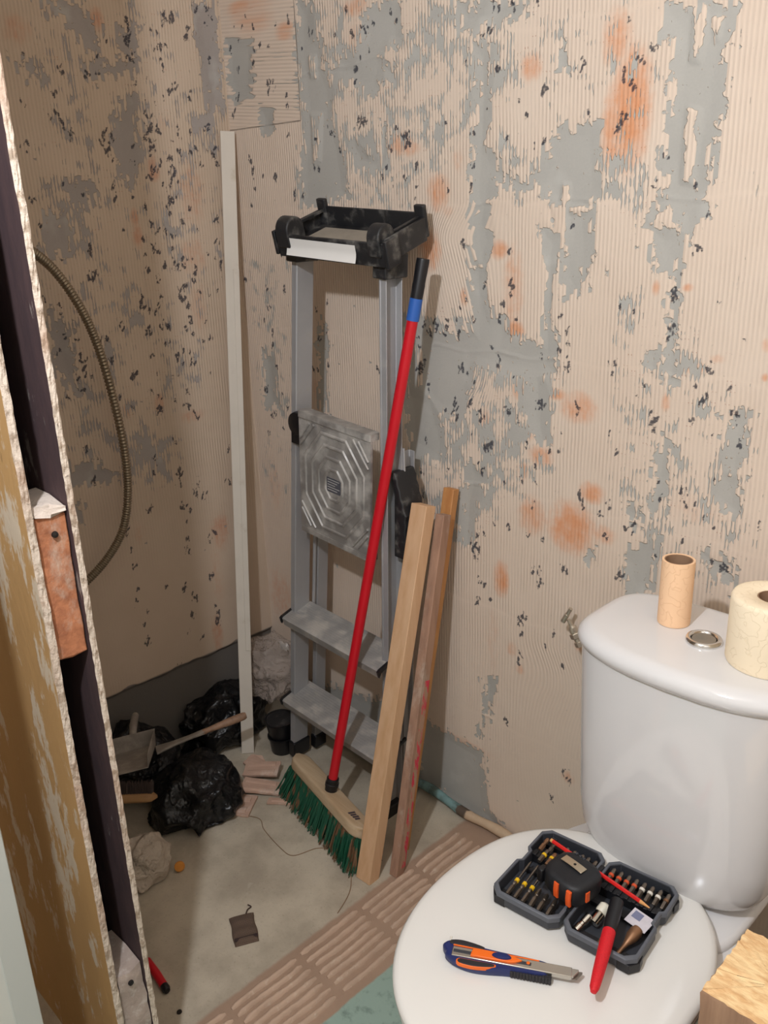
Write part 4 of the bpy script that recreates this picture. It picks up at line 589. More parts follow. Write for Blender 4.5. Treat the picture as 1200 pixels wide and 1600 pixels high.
for sx in (-1, 1):
    k = MB(); x = sx*(TW-0.008)
    k.loft([[(x+a, D1+0.004+c, z) for a, c in rrect(-0.013, 0.013, -0.006, 0.006, 0.005, 3)] for z in (-0.018, 0.044)])
    k.build('rear_post', M_blackpl, tr, bevel=0.002)
    g = MB(); g.box(sx*(TW-0.010)-0.004, sx*(TW-0.010)+0.004, D0+0.02, D1, 0.018, 0.024); g.build('side_ledge', M_blackpl, tr, bevel=0.001)
for sx in (-1, 1):
    c = MB(); w1 = hw(1.25)
    x0, x1 = sorted((sx*(w1+0.006), sx*(w1-0.030)))
    c.box(x0, x1, -0.030, 0.034, 1.298 if sx > 0 else 1.306, 1.345); c.build('corner_bracket', M_blackpl, lad, bevel=0.003)
M_stick = plain('white_paper', (236, 232, 226), 0.6, var=0.03)
s = MB(); secs = []
for k in range(7):
    z = 0.010-k*0.0055; y = D0-0.0085-0.0016*max(0, k-3)**1.3
    secs.append([(-0.112, y, z+0.001), (0.070, y, z-0.001), (0.070, y-0.0006, z-0.001), (-0.112, y-0.0006, z+0.001)])
s.loft(secs); s.build('sticker', M_stick, tr, smooth=True, label='blank white paper sticker')

# ------------------------------------------------------------ broom
M_red = plain('red_plastic_handle', (206, 22, 38), 0.35, var=0.08, scale=20)
M_blue = plain('blue_tape', (44, 96, 178), 0.5, var=0.08, scale=30)
M_btape = plain('black_tape', (24, 24, 28), 0.4, var=0.2)
p0 = Vector((0.545, -0.258, 0.10)); p1 = Vector((0.728, -0.098, 1.320)); ax = (p1-p0); Lb = ax.length
br = empty('broom', tuple(p0), (0, 0, 0), 'red-handled broom with green bristles leaning on the stepladder', 'broom')
A = ax.to_track_quat('Z', 'Y').to_matrix().to_4x4()
MB().at(A).lathe([(0.0112, 0.0), (0.0112, Lb-0.115)], 24).build('handle', M_red, br, smooth=True)
MB().at(A).lathe([(0.0128, Lb-0.118), (0.0128, Lb-0.075)], 24).build('blue_tape', M_blue, br, smooth=True)
MB().at(A).lathe([(0.0122, Lb-0.077), (0.0126, Lb-0.05), (0.0120, Lb-0.045), (0.0130, Lb-0.004), (0.0125, Lb)], 24).build('black_tape', M_btape, br, smooth=True)
MB().at(A).lathe([(0.0150, -0.004), (0.0150, 0.012), (0.0165, 0.013), (0.0165, 0.022), (0.0150, 0.023), (0.0148, 0.034), (0.0116, 0.036)], 28).build('socket', M_blackcl, br, smooth=True)
M_head = wood('beech_broom_head', (206, 182, 150), (184, 156, 122), 0.55, 1.0, 'x')
ang = math.atan2(-0.075, 0.335)
Bm = Matrix.Rotation(ang, 4, 'Z') @ RX(-14)
hb = MB().at(Bm); secs = []
for x in np.linspace(-0.178, 0.164, 26):
    e = min(1, (x+0.178)/0.03); e2 = min(1, (0.164-x)/0.03)
    w = 0.026*math.sqrt(max(0.05, 1-(1-e)**2))*math.sqrt(max(0.05, 1-(1-e2)**2))
    secs.append([(x, y*w/0.026, z) for y, z in rrect(-0.026, 0.026, -0.028, 0.0, 0.006, 3)])
hb.loft(secs); oh = hb.build('broom_head', M_head, br, smooth=True, auto=50)
M_stamp = plain('dark_stamp', (78, 66, 70), 0.6, var=0.4, scale=300)
mm = MB().at(Bm)
for k in range(4): mm.box(0.098+k*0.0085, 0.104+k*0.0085, -0.010+0.001*k, 0.008-0.002*(k % 2), 0.0002, 0.0008)
mm.build('stamp', M_stamp, oh)
def bristle_mat():
    t = NT('green_brown_bristles'); v = t.coord((1, 1, 0.03)); n = t.noise(v, 34, 2); n2 = t.noise(v, 260, 3)
    c = t.mix(t.step(n, 0.53, 0.57), t.mix(n2, srgb(14, 92, 62), srgb(6, 56, 40)), t.mix(n2, srgb(132, 96, 64), srgb(84, 60, 42)))
    return t.out(c, 0.6)
M_bris = bristle_mat(); bb = MB(); rnd = random.Random(2)
for i in range(30):
    for j in range(5):
        x = -0.165+i*0.0112; y = -0.019+j*0.0095
        for q in range(9):
            a = x+rnd.uniform(-0.004, 0.004); c = y+rnd.uniform(-0.004, 0.004)
            base = Bm @ Vector((a, c, -0.026)); 
            tip = Vector((base.x, base.y, 0))+Vector(((a-0.0)*0.10-0.006+rnd.uniform(-0.007, 0.007), c*0.9-0.012+rnd.uniform(-0.008, 0.008), -0.098+rnd.uniform(0, 0.006)))
            mid = (base+tip)/2+Vector((rnd.uniform(-0.002, 0.002), rnd.uniform(-0.002, 0.002), 0))
            bb.tube([base, mid, tip], [0.0016, 0.0018, 0.0012], 3, False)
obr = bb.build('bristles', M_bris, br)
obr['kind'] = 'stuff'

# ------------------------------------------------------------ timbers
def batten(name, foot, top, w, dpt, mat, label, group=None, cat='batten', bevel=0.0012, roll=0):
    f = Vector(foot); t = Vector(top); d = t-f; L = d.length
    z = d.normalized(); x = Vector((math.cos(math.radians(roll)), math.sin(math.radians(roll)), 0)); x = (x-z*x.dot(z)).normalized(); y = z.cross(x)
    M = Matrix((x, y, z)).transposed().to_4x4()
    m = MB().at(M); m.box(-w, 0, 0, dpt, 0, L)
    o = m.build(name, mat, None, bevel=bevel); o.location = f
    return tag(o, label, cat, group)
M_pine = wood('pale_planed_pine', (224, 184, 146), (206, 160, 118), 0.55, 0.7, 'z')
M_pine2 = wood('orange_pine', (212, 156, 98), (184, 122, 70), 0.55, 0.9, 'z')
M_old = wood('old_dusty_batten', (178, 140, 116), (142, 108, 90), 0.8, 0.8, 'z', stain=(190, 168, 150))
batten('timber_batten', (0.757, -0.339, 0.001), (0.744, -0.118, 0.828), 0.042, 0.031, M_pine,
       'clean pale pine batten, front one of the three leaning by the broom head', 'battens leaning by the ladder', roll=2)
t2 = batten('timber_batten', (0.786, -0.282, 0.001), (0.760, -0.082, 0.802), 0.022, 0.026, M_old,
       'old dusty batten with a red painted edge between the two clean pine ones', 'battens leaning by the ladder', roll=4)
def red_edge():
    t = NT('worn_red_paint'); v = t.coord((1, 1, 0.25)); n = t.noise(v, 60, 5, 0.7)
    c = t.mix(t.step(n, 0.48, 0.54), srgb(212, 56, 78), srgb(178, 140, 116)); return t.out(c, 0.6)
f = Vector((0.786, -0.282, 0.001)); d2 = Vector((0.760, -0.082, 0.802))-f
x_ = Vector((math.cos(math.radians(4)), math.sin(math.radians(4)), 0)); z_ = d2.normalized(); x_ = (x_-z_*x_.dot(z_)).normalized()
m = MB().at(Matrix((x_, z_.cross(x_), z_)).transposed().to_4x4()); m.box(-0.0005, 0.0006, 0.010, 0.0255, 0.02, 0.46)
m.build('red_paint_stripe', red_edge(), t2, label='worn red paint on the edge')
batten('timber_batten', (0.742, -0.215, 0.001), (0.742, -0.030, 0.842), 0.028, 0.020, M_pine2,
       'thin orange-toned pine batten resting on the wall behind the other two', 'battens leaning by the ladder', roll=3)
M_lath = plain('chalky_white_paint', (216, 206, 192), 0.75, var=0.08, scale=14, dust=0.2, dustcol=(170, 150, 120), dscale=9)
lf = Vector((0.150, -0.228, 0.001)); lt = Vector((0.026, -0.030, 1.597)); dl = lt-lf
ll = empty('painted_lath', tuple(lf), (0, 0, 0), 'tall white-painted wooden lath standing in the corner beside the stepladder', 'lath')
z = dl.normalized(); x = Vector((0.55, 0.83, 0)); x = (x-z*x.dot(z)).normalized(); ML = Matrix((x, z.cross(x), z)).transposed().to_4x4()
MB().at(ML).box(-0.014, 0.020, -0.006, 0.006, 0, dl.length).build('lath_board', M_lath, ll, bevel=0.001)
MB().at(ML).box(0.0062, 0.0205, -0.0085, -0.0055, 0.30, dl.length-0.32).build('raised_bead', M_lath, ll, bevel=0.0008)
# ------------------------------------------------------------ toilet
def porcelain():
    t = NT('white_porcelain'); v = t.coord(); n = t.noise(v, 8, 3)
    return t.out(t.mix(n, srgb(228, 226, 225), srgb(222, 220, 219)), 0.10, 0, 0.5, 0.3)
M_porc = porcelain()
M_seat = plain('white_seat_plastic', (230, 227, 221), 0.16, var=0.02, scale=6)
TX = 1.400
toi = empty('toilet', (TX, -0.30, 0), (0, 0, 0), 'white close-coupled toilet with closed lid, tools lying on it', 'toilet')
def sup(hx, yb, yf, ex, n=64, bow=0.0, cx=0.0):
    """closed outline, rounded box from yb (back) to yf (front) with a bowed front"""
    out = []; cy = (yb+yf)/2; hy = (yb-yf)/2
    for k in range(n):
        a = 2*PI*k/n; c, s = math.cos(a), math.sin(a)
        x = hx*math.copysign(abs(c)**(2/ex), c); y = hy*math.copysign(abs(s)**(2/ex), s)
        if y < 0: y -= bow*(1-(x/hx)**2)*(-y/hy)
        out.append((cx+x, cy+y))
    return out
# cistern, toilet-local: y from +0.178 (back) to -0.035
m = MB(); secs = []
for z, hx, yb, yf in ((0.405, 0.090, 0.150, 0.02), (0.408, 0.115, 0.166, 0.000), (0.416, 0.134, 0.172, -0.010), (0.430, 0.147, 0.175, -0.018), (0.455, 0.158, 0.176, -0.022), (0.50, 0.164, 0.177, -0.024), (0.60, 0.168, 0.177, -0.025), (0.70, 0.171, 0.177, -0.026), (0.768, 0.173, 0.177, -0.027)):
    secs.append([(x, y, z) for x, y in sup(hx-0.003, yb, yf, 5.0, bow=0.022, cx=0.004)])
m.loft(secs); m.build('cistern', M_porc, toi, smooth=True, auto=60)
m = MB(); secs = []
for z, d in ((0.768, 0.004), (0.769, 0.0), (0.774, -0.004), (0.782, -0.006), (0.790, -0.004), (0.796, 0.002), (0.7995, 0.009), (0.8005, 0.018)):
    secs.append([(x, y, z) for x, y in sup(0.178-d, 0.180-d, -0.028+d, 4.0, bow=0.026, cx=0.006)])
m.loft(secs); m.build('cistern_lid', M_porc, toi, smooth=True, auto=60)
# flush button: chrome ring with a sunken push plate
bt = MB().at(T(0.008, 0.060, 0.8005)); bt.lathe([(0.0255, -0.002), (0.0262, 0.003), (0.0245, 0.0070), (0.0215, 0.0080), (0.0190, 0.0066), (0.0180, 0.0030), (0.0180, 0.001)], 40)
ob = bt.build('flush_button', M_chrome, toi, smooth=True, auto=60)
M_chr2 = plain('brushed_chrome', (176, 172, 164), 0.25, metal=1.0)
bp = MB().at(T(0.008, 0.060, 0.8005)); bp.lathe([(0.0178, 0.0012), (0.0170, 0.0048), (0.0120, 0.0038), (0.0, 0.0032)], 32); bp.build('push_plate', M_chr2, ob, smooth=True)
# seat lid and ring outline: y from 0 (hinge) to -0.50
def seat_outline(grow=0.0, n=96, yb=0.006, yf=-0.485, hw_=0.201):
    pts = []
    for k in range(n):
        a = 2*PI*k/n; c, s = math.cos(a), math.sin(a)
        ycen = -0.225
        if s >= 0:   # back half, squarer
            x = (hw_+grow)*math.copysign(abs(c)**(2/2.35), c); y = ycen+(yb+grow-ycen)*abs(s)**(2/2.35)
        else:
            x = (hw_+grow)*math.copysign(abs(c)**(2/2.1), c); y = ycen-(ycen-(yf-grow))*abs(s)**(2/2.1)
        pts.append((x-0.036, y))
    return pts
m = MB(); secs = []
for z, g in ((0.412, -0.010), (0.4125, -0.002), (0.416, 0.0), (0.422, 0.0), (0.4270, -0.004), (0.4290, -0.010), (0.4300, -0.022), (0.4310, -0.06), (0.4318, -0.11)):
    secs.append([(x, y, z) for x, y in seat_outline(g)])
m.loft(secs); m.build('seat_lid', M_seat, toi, smooth=True, auto=70)
m = MB(); secs = []
for z, g in ((0.392, -0.012), (0.393, -0.006), (0.400, -0.003), (0.409, -0.004), (0.411, -0.010)):
    secs.append([(x, y, z) for x, y in seat_outline(g)])
m.loft(secs); m.build('seat_ring', M_seat, toi, smooth=True, auto=70)
for sx in (-1, 1):
    m = MB().at(T(-0.022+sx*0.075-0.02, 0.0015, 0.407) @ RY(90)); m.lathe([(0.0, 0.0), (0.008, 0.0), (0.009, 0.003), (0.009, 0.037), (0.008, 0.04), (0.0, 0.04)], 16)
    m.build('seat_hinge', M_seat, toi, smooth=True)
# pan: bowl, neck and foot in one porcelain body, plus the rear ledge under the cistern
m = MB(); secs = []
for z, hx, yb, yf in ((0.0, 0.105, 0.10, -0.30), (0.01, 0.108, 0.10, -0.305), (0.05, 0.100, 0.10, -0.295), (0.15, 0.105, 0.10, -0.30), (0.25, 0.130, 0.11, -0.36), (0.32, 0.158, 0.12, -0.42), (0.37, 0.172, 0.13, -0.455), (0.388, 0.176, 0.13, -0.462), (0.392, 0.172, 0.128, -0.458)):
    secs.append([(x-0.022*(z/0.39), y, z) for x, y in sup(hx, yb, yf, 2.5)])
m.loft(secs); m.build('pan', M_porc, toi, smooth=True, auto=60)
m = MB(); secs = []
for z, hx, yf in ((0.25, 0.09, -0.02), (0.31, 0.115, -0.05), (0.36, 0.132, -0.075), (0.392, 0.142, -0.085), (0.400, 0.141, -0.084), (0.4045, 0.134, -0.078)):
    secs.append([(x, y, z) for x, y in sup(hx, 0.176, yf, 6.0)])
m.loft(secs); m.build('rear_ledge', M_porc, toi, smooth=True, auto=60)

# ------------------------------------------------------------ rolls on the cistern lid
def paper_mat(name, a, b, sc_=60):
    t = NT(name); v = t.coord(); n = t.noise(v, sc_, 2, 0.4)
    w = t.step(t.math('ABSOLUTE', t.math('SUBTRACT', n, 0.5)), 0.018, 0.0)
    c = t.mix(t.math('MULTIPLY', w, 0.22), srgb(*a), srgb(*b)); t.bump(t.math('SUBTRACT', 1.0, w), 0.0003)
    return t.out(c, 0.9, 0, 0.15)
M_ptube = paper_mat('peach_tissue', (250, 208, 168), (230, 178, 134))
M_proll = paper_mat('pale_yellow_tissue', (252, 234, 204), (232, 208, 170))
M_core = plain('cardboard_core', (150, 118, 92), 0.85, var=0.1, scale=30)
LZ = 0.8012
e = empty('toilet_roll', (1.345, -0.211, LZ), (0, 0, 0.3), 'nearly finished peach toilet roll standing on the cistern lid', 'toilet roll')
m = MB(); m.lathe([(0.0205, 0.0), (0.0240, 0.0), (0.0244, 0.003), (0.0243, 0.100), (0.0240, 0.1035), (0.0208, 0.1035), (0.0205, 0.099), (0.0205, 0.0)], 56, cap=False)
m.build('paper', M_ptube, e, smooth=True, auto=50)
m = MB(); m.lathe([(0.0190, 0.001), (0.0204, 0.001), (0.0204, 0.1030), (0.0190, 0.1030), (0.0190, 0.001)], 56, cap=False); m.build('core', M_core, e, smooth=True, auto=50)
e = empty('toilet_roll', (1.499, -0.236, LZ), (0, 0, 0.3), 'fat full cream toilet roll standing at the right edge of the cistern lid', 'toilet roll')
m = MB(); m.lathe([(0.0225, 0.001), (0.0545, 0.0), (0.0560, 0.004), (0.0560, 0.094), (0.0540, 0.0985), (0.0505, 0.0995), (0.0235, 0.0985), (0.0225, 0.097), (0.0225, 0.001)], 72, cap=False)
m.build('paper', M_proll, e, smooth=True, auto=60)
m = MB(); m.lathe([(0.0210, 0.001), (0.0224, 0.001), (0.0224, 0.0975), (0.0210, 0.0975), (0.0210, 0.001)], 56, cap=False); m.build('core', M_core, e, smooth=True, auto=50)

# ------------------------------------------------------------ angle valve on the wall
M_nick = plain('worn_nickel', (206, 196, 180), 0.30, metal=0.75, var=0.2, scale=80)
e = empty('angle_valve', (1.070, 0.0, 0.592), (0, 0, 0), 'small nickel angle valve on the wall left of the cistern', 'valve')
m = MB().at(RX(90)); m.lathe([(0.016, -0.001), (0.016, 0.004), (0.010, 0.007), (0.0075, 0.009), (0.0075, 0.030)], 24); m.build('wall_flange', M_nick, e, smooth=True)
a0 = Vector((0.002, -0.030, -0.006)); a1 = Vector((-0.026, -0.036, 0.046))
def hexp(r): return r
m = MB().at(aim(a0, a1)); L = (a1-a0).length
m.lathe([(0.0070, 0.0), (0.0105, 0.001), (0.0105, 0.011), (0.0075, 0.012)], 6); m.lathe([(0.0078, 0.011), (0.0078, 0.019)], 20)
m.lathe([(0.0110, 0.019), (0.0118, 0.020), (0.0118, 0.029), (0.0110, 0.030)], 6); m.lathe([(0.0075, 0.030), (0.0088, 0.034), (0.0085, 0.042), (0.0055, 0.046)], 20)
m.lathe([(0.0040, 0.046), (0.0040, L)], 16)
m.build('valve_body', M_nick, e, smooth=True, auto=25)
h0 = a1+Vector((-0.010, -0.004, -0.006)); h1_ = a1+Vector((0.006, -0.002, 0.026))
m = MB(); m.tube([h0, h0+(h1_-h0)*0.55], 0.0052, 14); m.tube([h0+(h1_-h0)*0.52, h1_], 0.0040, 14); m.build('handle', M_nick, e, smooth=True)

# ------------------------------------------------------------ bit set case, open on the seat lid
M_case = plain('charcoal_case_plastic', (56, 58, 64), 0.5, var=0.15, scale=60)
M_rubber = plain('black_case_insert', (20, 20, 24), 0.45, var=0.2, scale=60)
M_rimp = plain('grey_case_rim', (92, 95, 102), 0.55, var=0.12, scale=60)
CZ = 0.4312
case = empty('bit_case', (1.352, -0.368, CZ), (0, 0, math.radians(6.0)), 'open two-part charcoal bit set case lying on the toilet seat lid', 'tool case')
def shell(x0, x1, lab=None):
    g = empty('case_half', (0, 0, 0), parent=case, label=lab)
    H = 0.026
    def outl(i):
        y0, y1 = -0.165+i, 0.0-i; a, b = x0+i, x1-i; c = 0.012
        n = 0.006
        return [(a+c, y1), (b-c, y1), (b, y1-c), (b, -0.055), (b-n if x1 > 0.01 else b, -0.060), (b-n if x1 > 0.01 else b, -0.085), (b, -0.090), (b, y0+c), (b-c, y0), (a+c, y0), (a, y0+c), (a, -0.090), (a+n if x0 < -0.01 else a, -0.085), (a+n if x0 < -0.01 else a, -0.060), (a, -0.055), (a, y1-c)]
    o_, i_ = outl(0), outl(0.0042)
    m = MB(); m.loft([[(x, y, 0.0) for x, y in outl(0.004)], [(x, y, 0.003) for x, y in o_], [(x, y, H-0.003) for x, y in o_]]); 
    base = MB(); 
    # outer wall ring
    w = MB(); n = len(o_)
    w.loft([[(x, y, 0.002) for x, y in outl(0.003)], [(x, y, 0.006) for x, y in o_], [(x, y, H) for x, y in o_], [(x, y, H) for x, y in i_], [(x, y, 0.004) for x, y in i_]])
    w.build('shell_wall', M_case, g, bevel=0.0008)
    r = MB(); r.loft([[(x, y, H-0.0075) for x, y in outl(-0.0012)], [(x, y, H-0.0005) for x, y in outl(-0.0012)], [(x, y, H+0.0012) for x, y in outl(0.0006)], [(x, y, H+0.0012) for x, y in outl(0.0034)], [(x, y, H-0.004) for x, y in outl(0.0042)]], cap=False)
    r.build('rim', M_rimp, g, bevel=0.0004)
    return g
gl = shell(-0.112, -0.004, None); gr = shell(0.004, 0.112, None)
for k, y in enumerate((-0.035, -0.125)):
    m = MB().at(T(0, y-0.010, 0.0245) @ RX(-90)); m.lathe([(0.0, 0), (0.0042, 0), (0.0042, 0.020), (0.0, 0.020)], 14); m.build('hinge', M_rubber, case, smooth=True)
for sx, g in ((-1, gl), (1, gr)):
    # padded corner bumpers
    for cy in (-0.006, -0.159):
        m = MB()
        cx = sx*0.104
        pts = [(sx*(0.088), cy), (cx, cy), (sx*0.1125, cy+(-0.010 if cy > -0.05 else 0.010)), (sx*0.1125, cy+(-0.022 if cy > -0.05 else 0.022))]
        off = 0.0062 if cy > -0.05 else -0.0062
        outer = [(pts[0][0], pts[0][1]+off), (pts[1][0]+sx*0.002, pts[1][1]+off), (pts[2][0]+sx*0.0035, pts[2][1]+off*0.3), (pts[3][0]+sx*0.0015, pts[3][1])]
        m.prism(pts[::-1]+outer, 0.003, 0.0175)
        m.build('corner_bumper', M_rubber, g, bevel=0.001)
    m = MB(); x = sx*0.058
    m.box(x-0.048, x+0.048, -0.059, -0.048, 0.005, 0.019)      # bit rack across
    m.box(x-0.048, x+0.048, -0.020, -0.012, 0.005, 0.013)
    for i in range(8): m.box(x-0.045+i*0.0120, x-0.0385+i*0.0120, -0.060, -0.047, 0.019, 0.0215)
    m.box(x-0.048, x+0.048, -0.085, -0.078, 0.005, 0.012); m.box(x-0.048, x+0.048, -0.146, -0.139, 0.005, 0.010)
    m.build('bit_rack', M_rubber, g, bevel=0.0006)
M_steel = plain('bit_steel', (128, 118, 108), 0.32, metal=0.9, var=0.15, scale=120)
M_yel = plain('yellow_ring', (238, 190, 30), 0.5); M_orr = plain('orange_red_ring', (214, 84, 44), 0.5); M_wht = plain('pale_ring', (224, 218, 206), 0.5); M_brz = plain('bronze_bit', (150, 112, 84), 0.4, metal=0.7)
CM = T(1.352, -0.368, CZ) @ RZ(6.0)
def bit(kind, lx, ly, lz, tx, ty, tz, ring, label, group, L=0.026, mat=None):
    p = CM @ Vector((lx, ly, lz)); q = CM @ Vector((tx, ty, tz)); q = p+(q-p).normalized()*L
    e = empty('screwdriver_bit', tuple(p), (0, 0, 0), label, 'screwdriver bit', group)
    Ma = aim((0, 0, 0), tuple(q-p)); mt = mat or M_steel
    if L < 0.035:
        m = MB().at(Ma); m.lathe([(0.0032, 0), (0.0040, 0.001), (0.0040, L*0.45)], 6); m.lathe([(0.0030, L*0.44), (0.0027, L*0.58), (0.0037, L*0.62), (0.0032, L*0.9), (0.0010, L)], 10); m.build('shank', mt, e, smooth=True, auto=30)
        if ring: MB().at(Ma).lathe([(0.0034, L*0.46), (0.0042, L*0.48), (0.0042, L*0.60), (0.0034, L*0.62)], 14).build('colour_ring', ring, e, smooth=True)
    else:
        m = MB().at(Ma); m.lathe([(0.0028, 0), (0.0034, 0.001), (0.0034, 0.016), (0.0020, 0.020), (0.0034, 0.022), (0.0034, 0.026)], 6); m.lathe([(0.0019, 0.026), (0.0019, L*0.90), (0.0024, L*0.92), (0.0008, L)], 12); m.build('shank', mt, e, smooth=True, auto=30)
        if ring: MB().at(Ma).lathe([(0.0020, 0.0275), (0.0036, 0.028), (0.0036, 0.033), (0.0020, 0.0335)], 14).build('colour_ring', ring, e, smooth=True)
ordn = ['leftmost', 'second from the left', 'third from the left', 'fourth from the left', 'fifth from the left', 'sixth from the left', 'rightmost', 'eighth']
xs = (-0.098, -0.084, -0.062, -0.050, -0.036, -0.026, -0.014)
for i, x in enumerate(xs):
    bit('s', x, -0.044, 0.019, x+0.002, -0.014, 0.0265, None, 'steel bit, %s of seven along the left half\'s back' % ordn[i], 'bits in the top row of the left case half', mat=M_brz if i == 0 else None)
for i, (x, lab) in enumerate(((-0.086, 'yellow-ringed short bit just below the pencil end, left of the pair'), (-0.073, 'yellow-ringed short bit just below the pencil end, right of the pair'))):
    bit('s', x, -0.068, 0.020, x+0.002, -0.040, 0.024, M_yel, lab, 'pair of yellow-ringed short bits', L=0.028, mat=M_brz if i else None)
for i, x in enumerate((-0.093, -0.080, -0.067)):
    bit('l', x, -0.150, 0.014, x-0.002, -0.080, 0.020, M_yel, ('leftmost', 'middle', 'rightmost')[i]+' long yellow-ringed bit in the left case half beside the tape measure', 'long yellow-ringed bits', L=0.074)
for i, (x, L_) in enumerate(((-0.054, 0.034), (-0.041, 0.030), (-0.026, 0.028))):
    bit('s', x, -0.150, 0.013, x-0.001, -0.12, 0.019, None, ('longest steel bit, left', 'middle steel bit', 'shortest steel bit, right')[i]+' of three in front of the tape measure', 'plain bits below the tape measure', L=0.0345-0.002*i)
for i in range(8):
    x = 0.016+i*0.0122
    r = (M_orr, M_orr, M_orr, M_orr, M_wht, M_wht, M_wht, M_brz)[i]
    lab8 = ['leftmost', 'second from the left', 'third from the left', 'fourth from the left', 'fourth from the right', 'third from the right', 'second from the right', 'rightmost'][i]
    bit('s', x, -0.046, 0.019, x+0.0015, -0.014, 0.0275, r, '%s-ringed bit, %s of eight in the right case half' % ('orange' if i < 4 else ('pale' if i < 7 else 'bronze'), lab8), 'bits in the back row of the right case half', L=0.029)
# sockets and odd pieces in the front of the right half
def piece(name, lx, ly, lz, tx, ty, tz, prof, mat, label, cat, n=20, extra=None):
    p = CM @ Vector((lx, ly, lz)); q = CM @ Vector((tx, ty, tz))
    e = empty(name, tuple(p), (0, 0, 0), label, cat); Ma = aim((0, 0, 0), tuple(q-p))
    MB().at(Ma).lathe(prof, n).build('body', mat, e, smooth=True, auto=35)
    if extra: MB().at(Ma).lathe(extra[0], extra[1]).build(extra[3], extra[2], e, smooth=True, auto=35)
M_shiny = plain('polished_steel', (206, 200, 190), 0.18, metal=1.0)
M_wpl = plain('ivory_plastic', (224, 218, 200), 0.4)
piece('socket_adapter', 0.018, -0.146, 0.010, 0.028, -0.115, 0.024, [(0.004, 0), (0.0058, 0.001), (0.0058, 0.010), (0.0048, 0.011), (0.0048, 0.015), (0.0056, 0.016), (0.0056, 0.028), (0.004, 0.030)], M_shiny, 'narrow shiny steel socket at the left corner of the right case half', 'socket')
piece('bit_holder', 0.033, -0.124, 0.014, 0.040, -0.085, 0.028, [(0.006, 0), (0.0080, 0.001), (0.0080, 0.018), (0.006, 0.020)], M_shiny, 'steel bit holder with an ivory end beside the tape measure', 'bit holder', extra=([(0.0080, 0.019), (0.0090, 0.021), (0.0088, 0.032), (0.005, 0.035)], 12, M_wpl, 'ivory_end'))
piece('dark_bit', 0.055, -0.150, 0.010, 0.060, -0.11, 0.020, [(0.0032, 0), (0.0040, 0.001), (0.0040, 0.015), (0.003, 0.018), (0.003, 0.030), (0.001, 0.034)], M_brz, 'bronze bit just left of the black and red marker', 'screwdriver bit')
piece('countersink_bit', 0.082, -0.152, 0.010, 0.093, -0.095, 0.024, [(0.0024, 0), (0.0028, 0.002), (0.0028, 0.016), (0.0046, 0.024), (0.0085, 0.036), (0.0090, 0.046), (0.0070, 0.052), (0.002, 0.054)], M_brz, 'brown cone-shaped countersink right of the black and red marker', 'countersink')
M_card = plain('printed_card', (206, 200, 206), 0.6, var=0.25, scale=60); 
m = MB(); m.box(-0.016, 0.018, -0.013, 0.013, 0, 0.0006); o = m.build('paper_label', M_card); o.matrix_world = CM @ T(0.086, -0.088, 0.0235) @ RZ(-12) @ RX(12)
tag(o, 'small printed card tucked in the right case half behind the marker', 'card')
M_cp = plain('card_blue_grey', (118, 122, 150), 0.6); m = MB(); m.box(-0.012, 0.002, -0.002, 0.010, 0.0007, 0.0009); m.build('printed_patch', M_cp, o)
# pencil across both halves, under the tape measure
M_pencil = plain('red_pencil_paint', (222, 38, 36), 0.35); M_pw = plain('pencil_wood', (222, 160, 96), 0.6); M_lead = plain('pencil_lead', (60, 54, 54), 0.5)
pa, pb = Vector((1.268, -0.405, 0.4640)), Vector((1.452, -0.424, 0.4625))
e = empty('pencil', tuple(pa), (0, 0, 0), 'red pencil lying across both case halves under the tape measure', 'pencil'); Ma = aim((0, 0, 0), tuple(pb-pa)); Lp = (pb-pa).length
MB().at(Ma).lathe([(0.0030, 0.004), (0.0032, 0.005), (0.0032, Lp-0.018)], 6).build('barrel', M_pencil, e, smooth=True, auto=30)
MB().at(Ma).lathe([(0.0031, Lp-0.018), (0.0009, Lp-0.002)], 12).build('sharpened_tip', M_pw, e, smooth=True)
MB().at(Ma).lathe([(0.0009, Lp-0.002), (0.0002, Lp)], 8).build('lead', M_lead, e)
MB().at(Ma).lathe([(0.0031, 0.0), (0.0032, 0.004)], 12).build('end_grain', M_pw, e)
# tape measure
M_tb = plain('black_tape_rubber', (26, 27, 31), 0.55, var=0.2, scale=80, bump=0.0005); M_org = plain('orange_grip', (232, 92, 34), 0.5)
tm = empty('tape_measure', (1.347, -0.464, 0.4605), (0, 0, math.radians(-8)), 'black tape measure with orange grip stripes lying on the bit case', 'tape measure')
def tout(s, n=40):
    pts = []
    for x, y in sup(0.037*s, 0.034*s, -0.034*s, 3.2, n): pts.append((x, y))
    return pts
m = MB(); m.loft([[(x, y, z) for x, y in tout(s)] for z, s in ((0.0, 0.90), (0.003, 0.97), (0.006, 1.0), (0.027, 1.0), (0.031, 0.96), (0.0335, 0.86), (0.0345, 0.70))])
m.build('casing', M_tb, tm, smooth=True, auto=50)
for x in (-0.0005, 0.0225):
    m = MB(); m.loft([[(x+a, -0.0325-0.0030*(1-abs(z-0.016)/0.03)+c, z) for a, c in rrect(-0.0042, 0.0042, -0.002, 0.003, 0.0015, 3)] for z in (0.004, 0.010, 0.016, 0.022, 0.0285)]); m.build('orange_stripe', M_org, tm, smooth=True, auto=40)
m = MB(); m.loft([[(0.0365+c, -0.010+a, z) for a, c in rrect(-0.004, 0.004, -0.002, 0.0018, 0.001, 3)] for z in (0.008, 0.024)]); m.build('orange_stripe', M_org, tm, smooth=True)
M_clip = plain('clip_steel', (214, 200, 176), 0.28, metal=0.9)
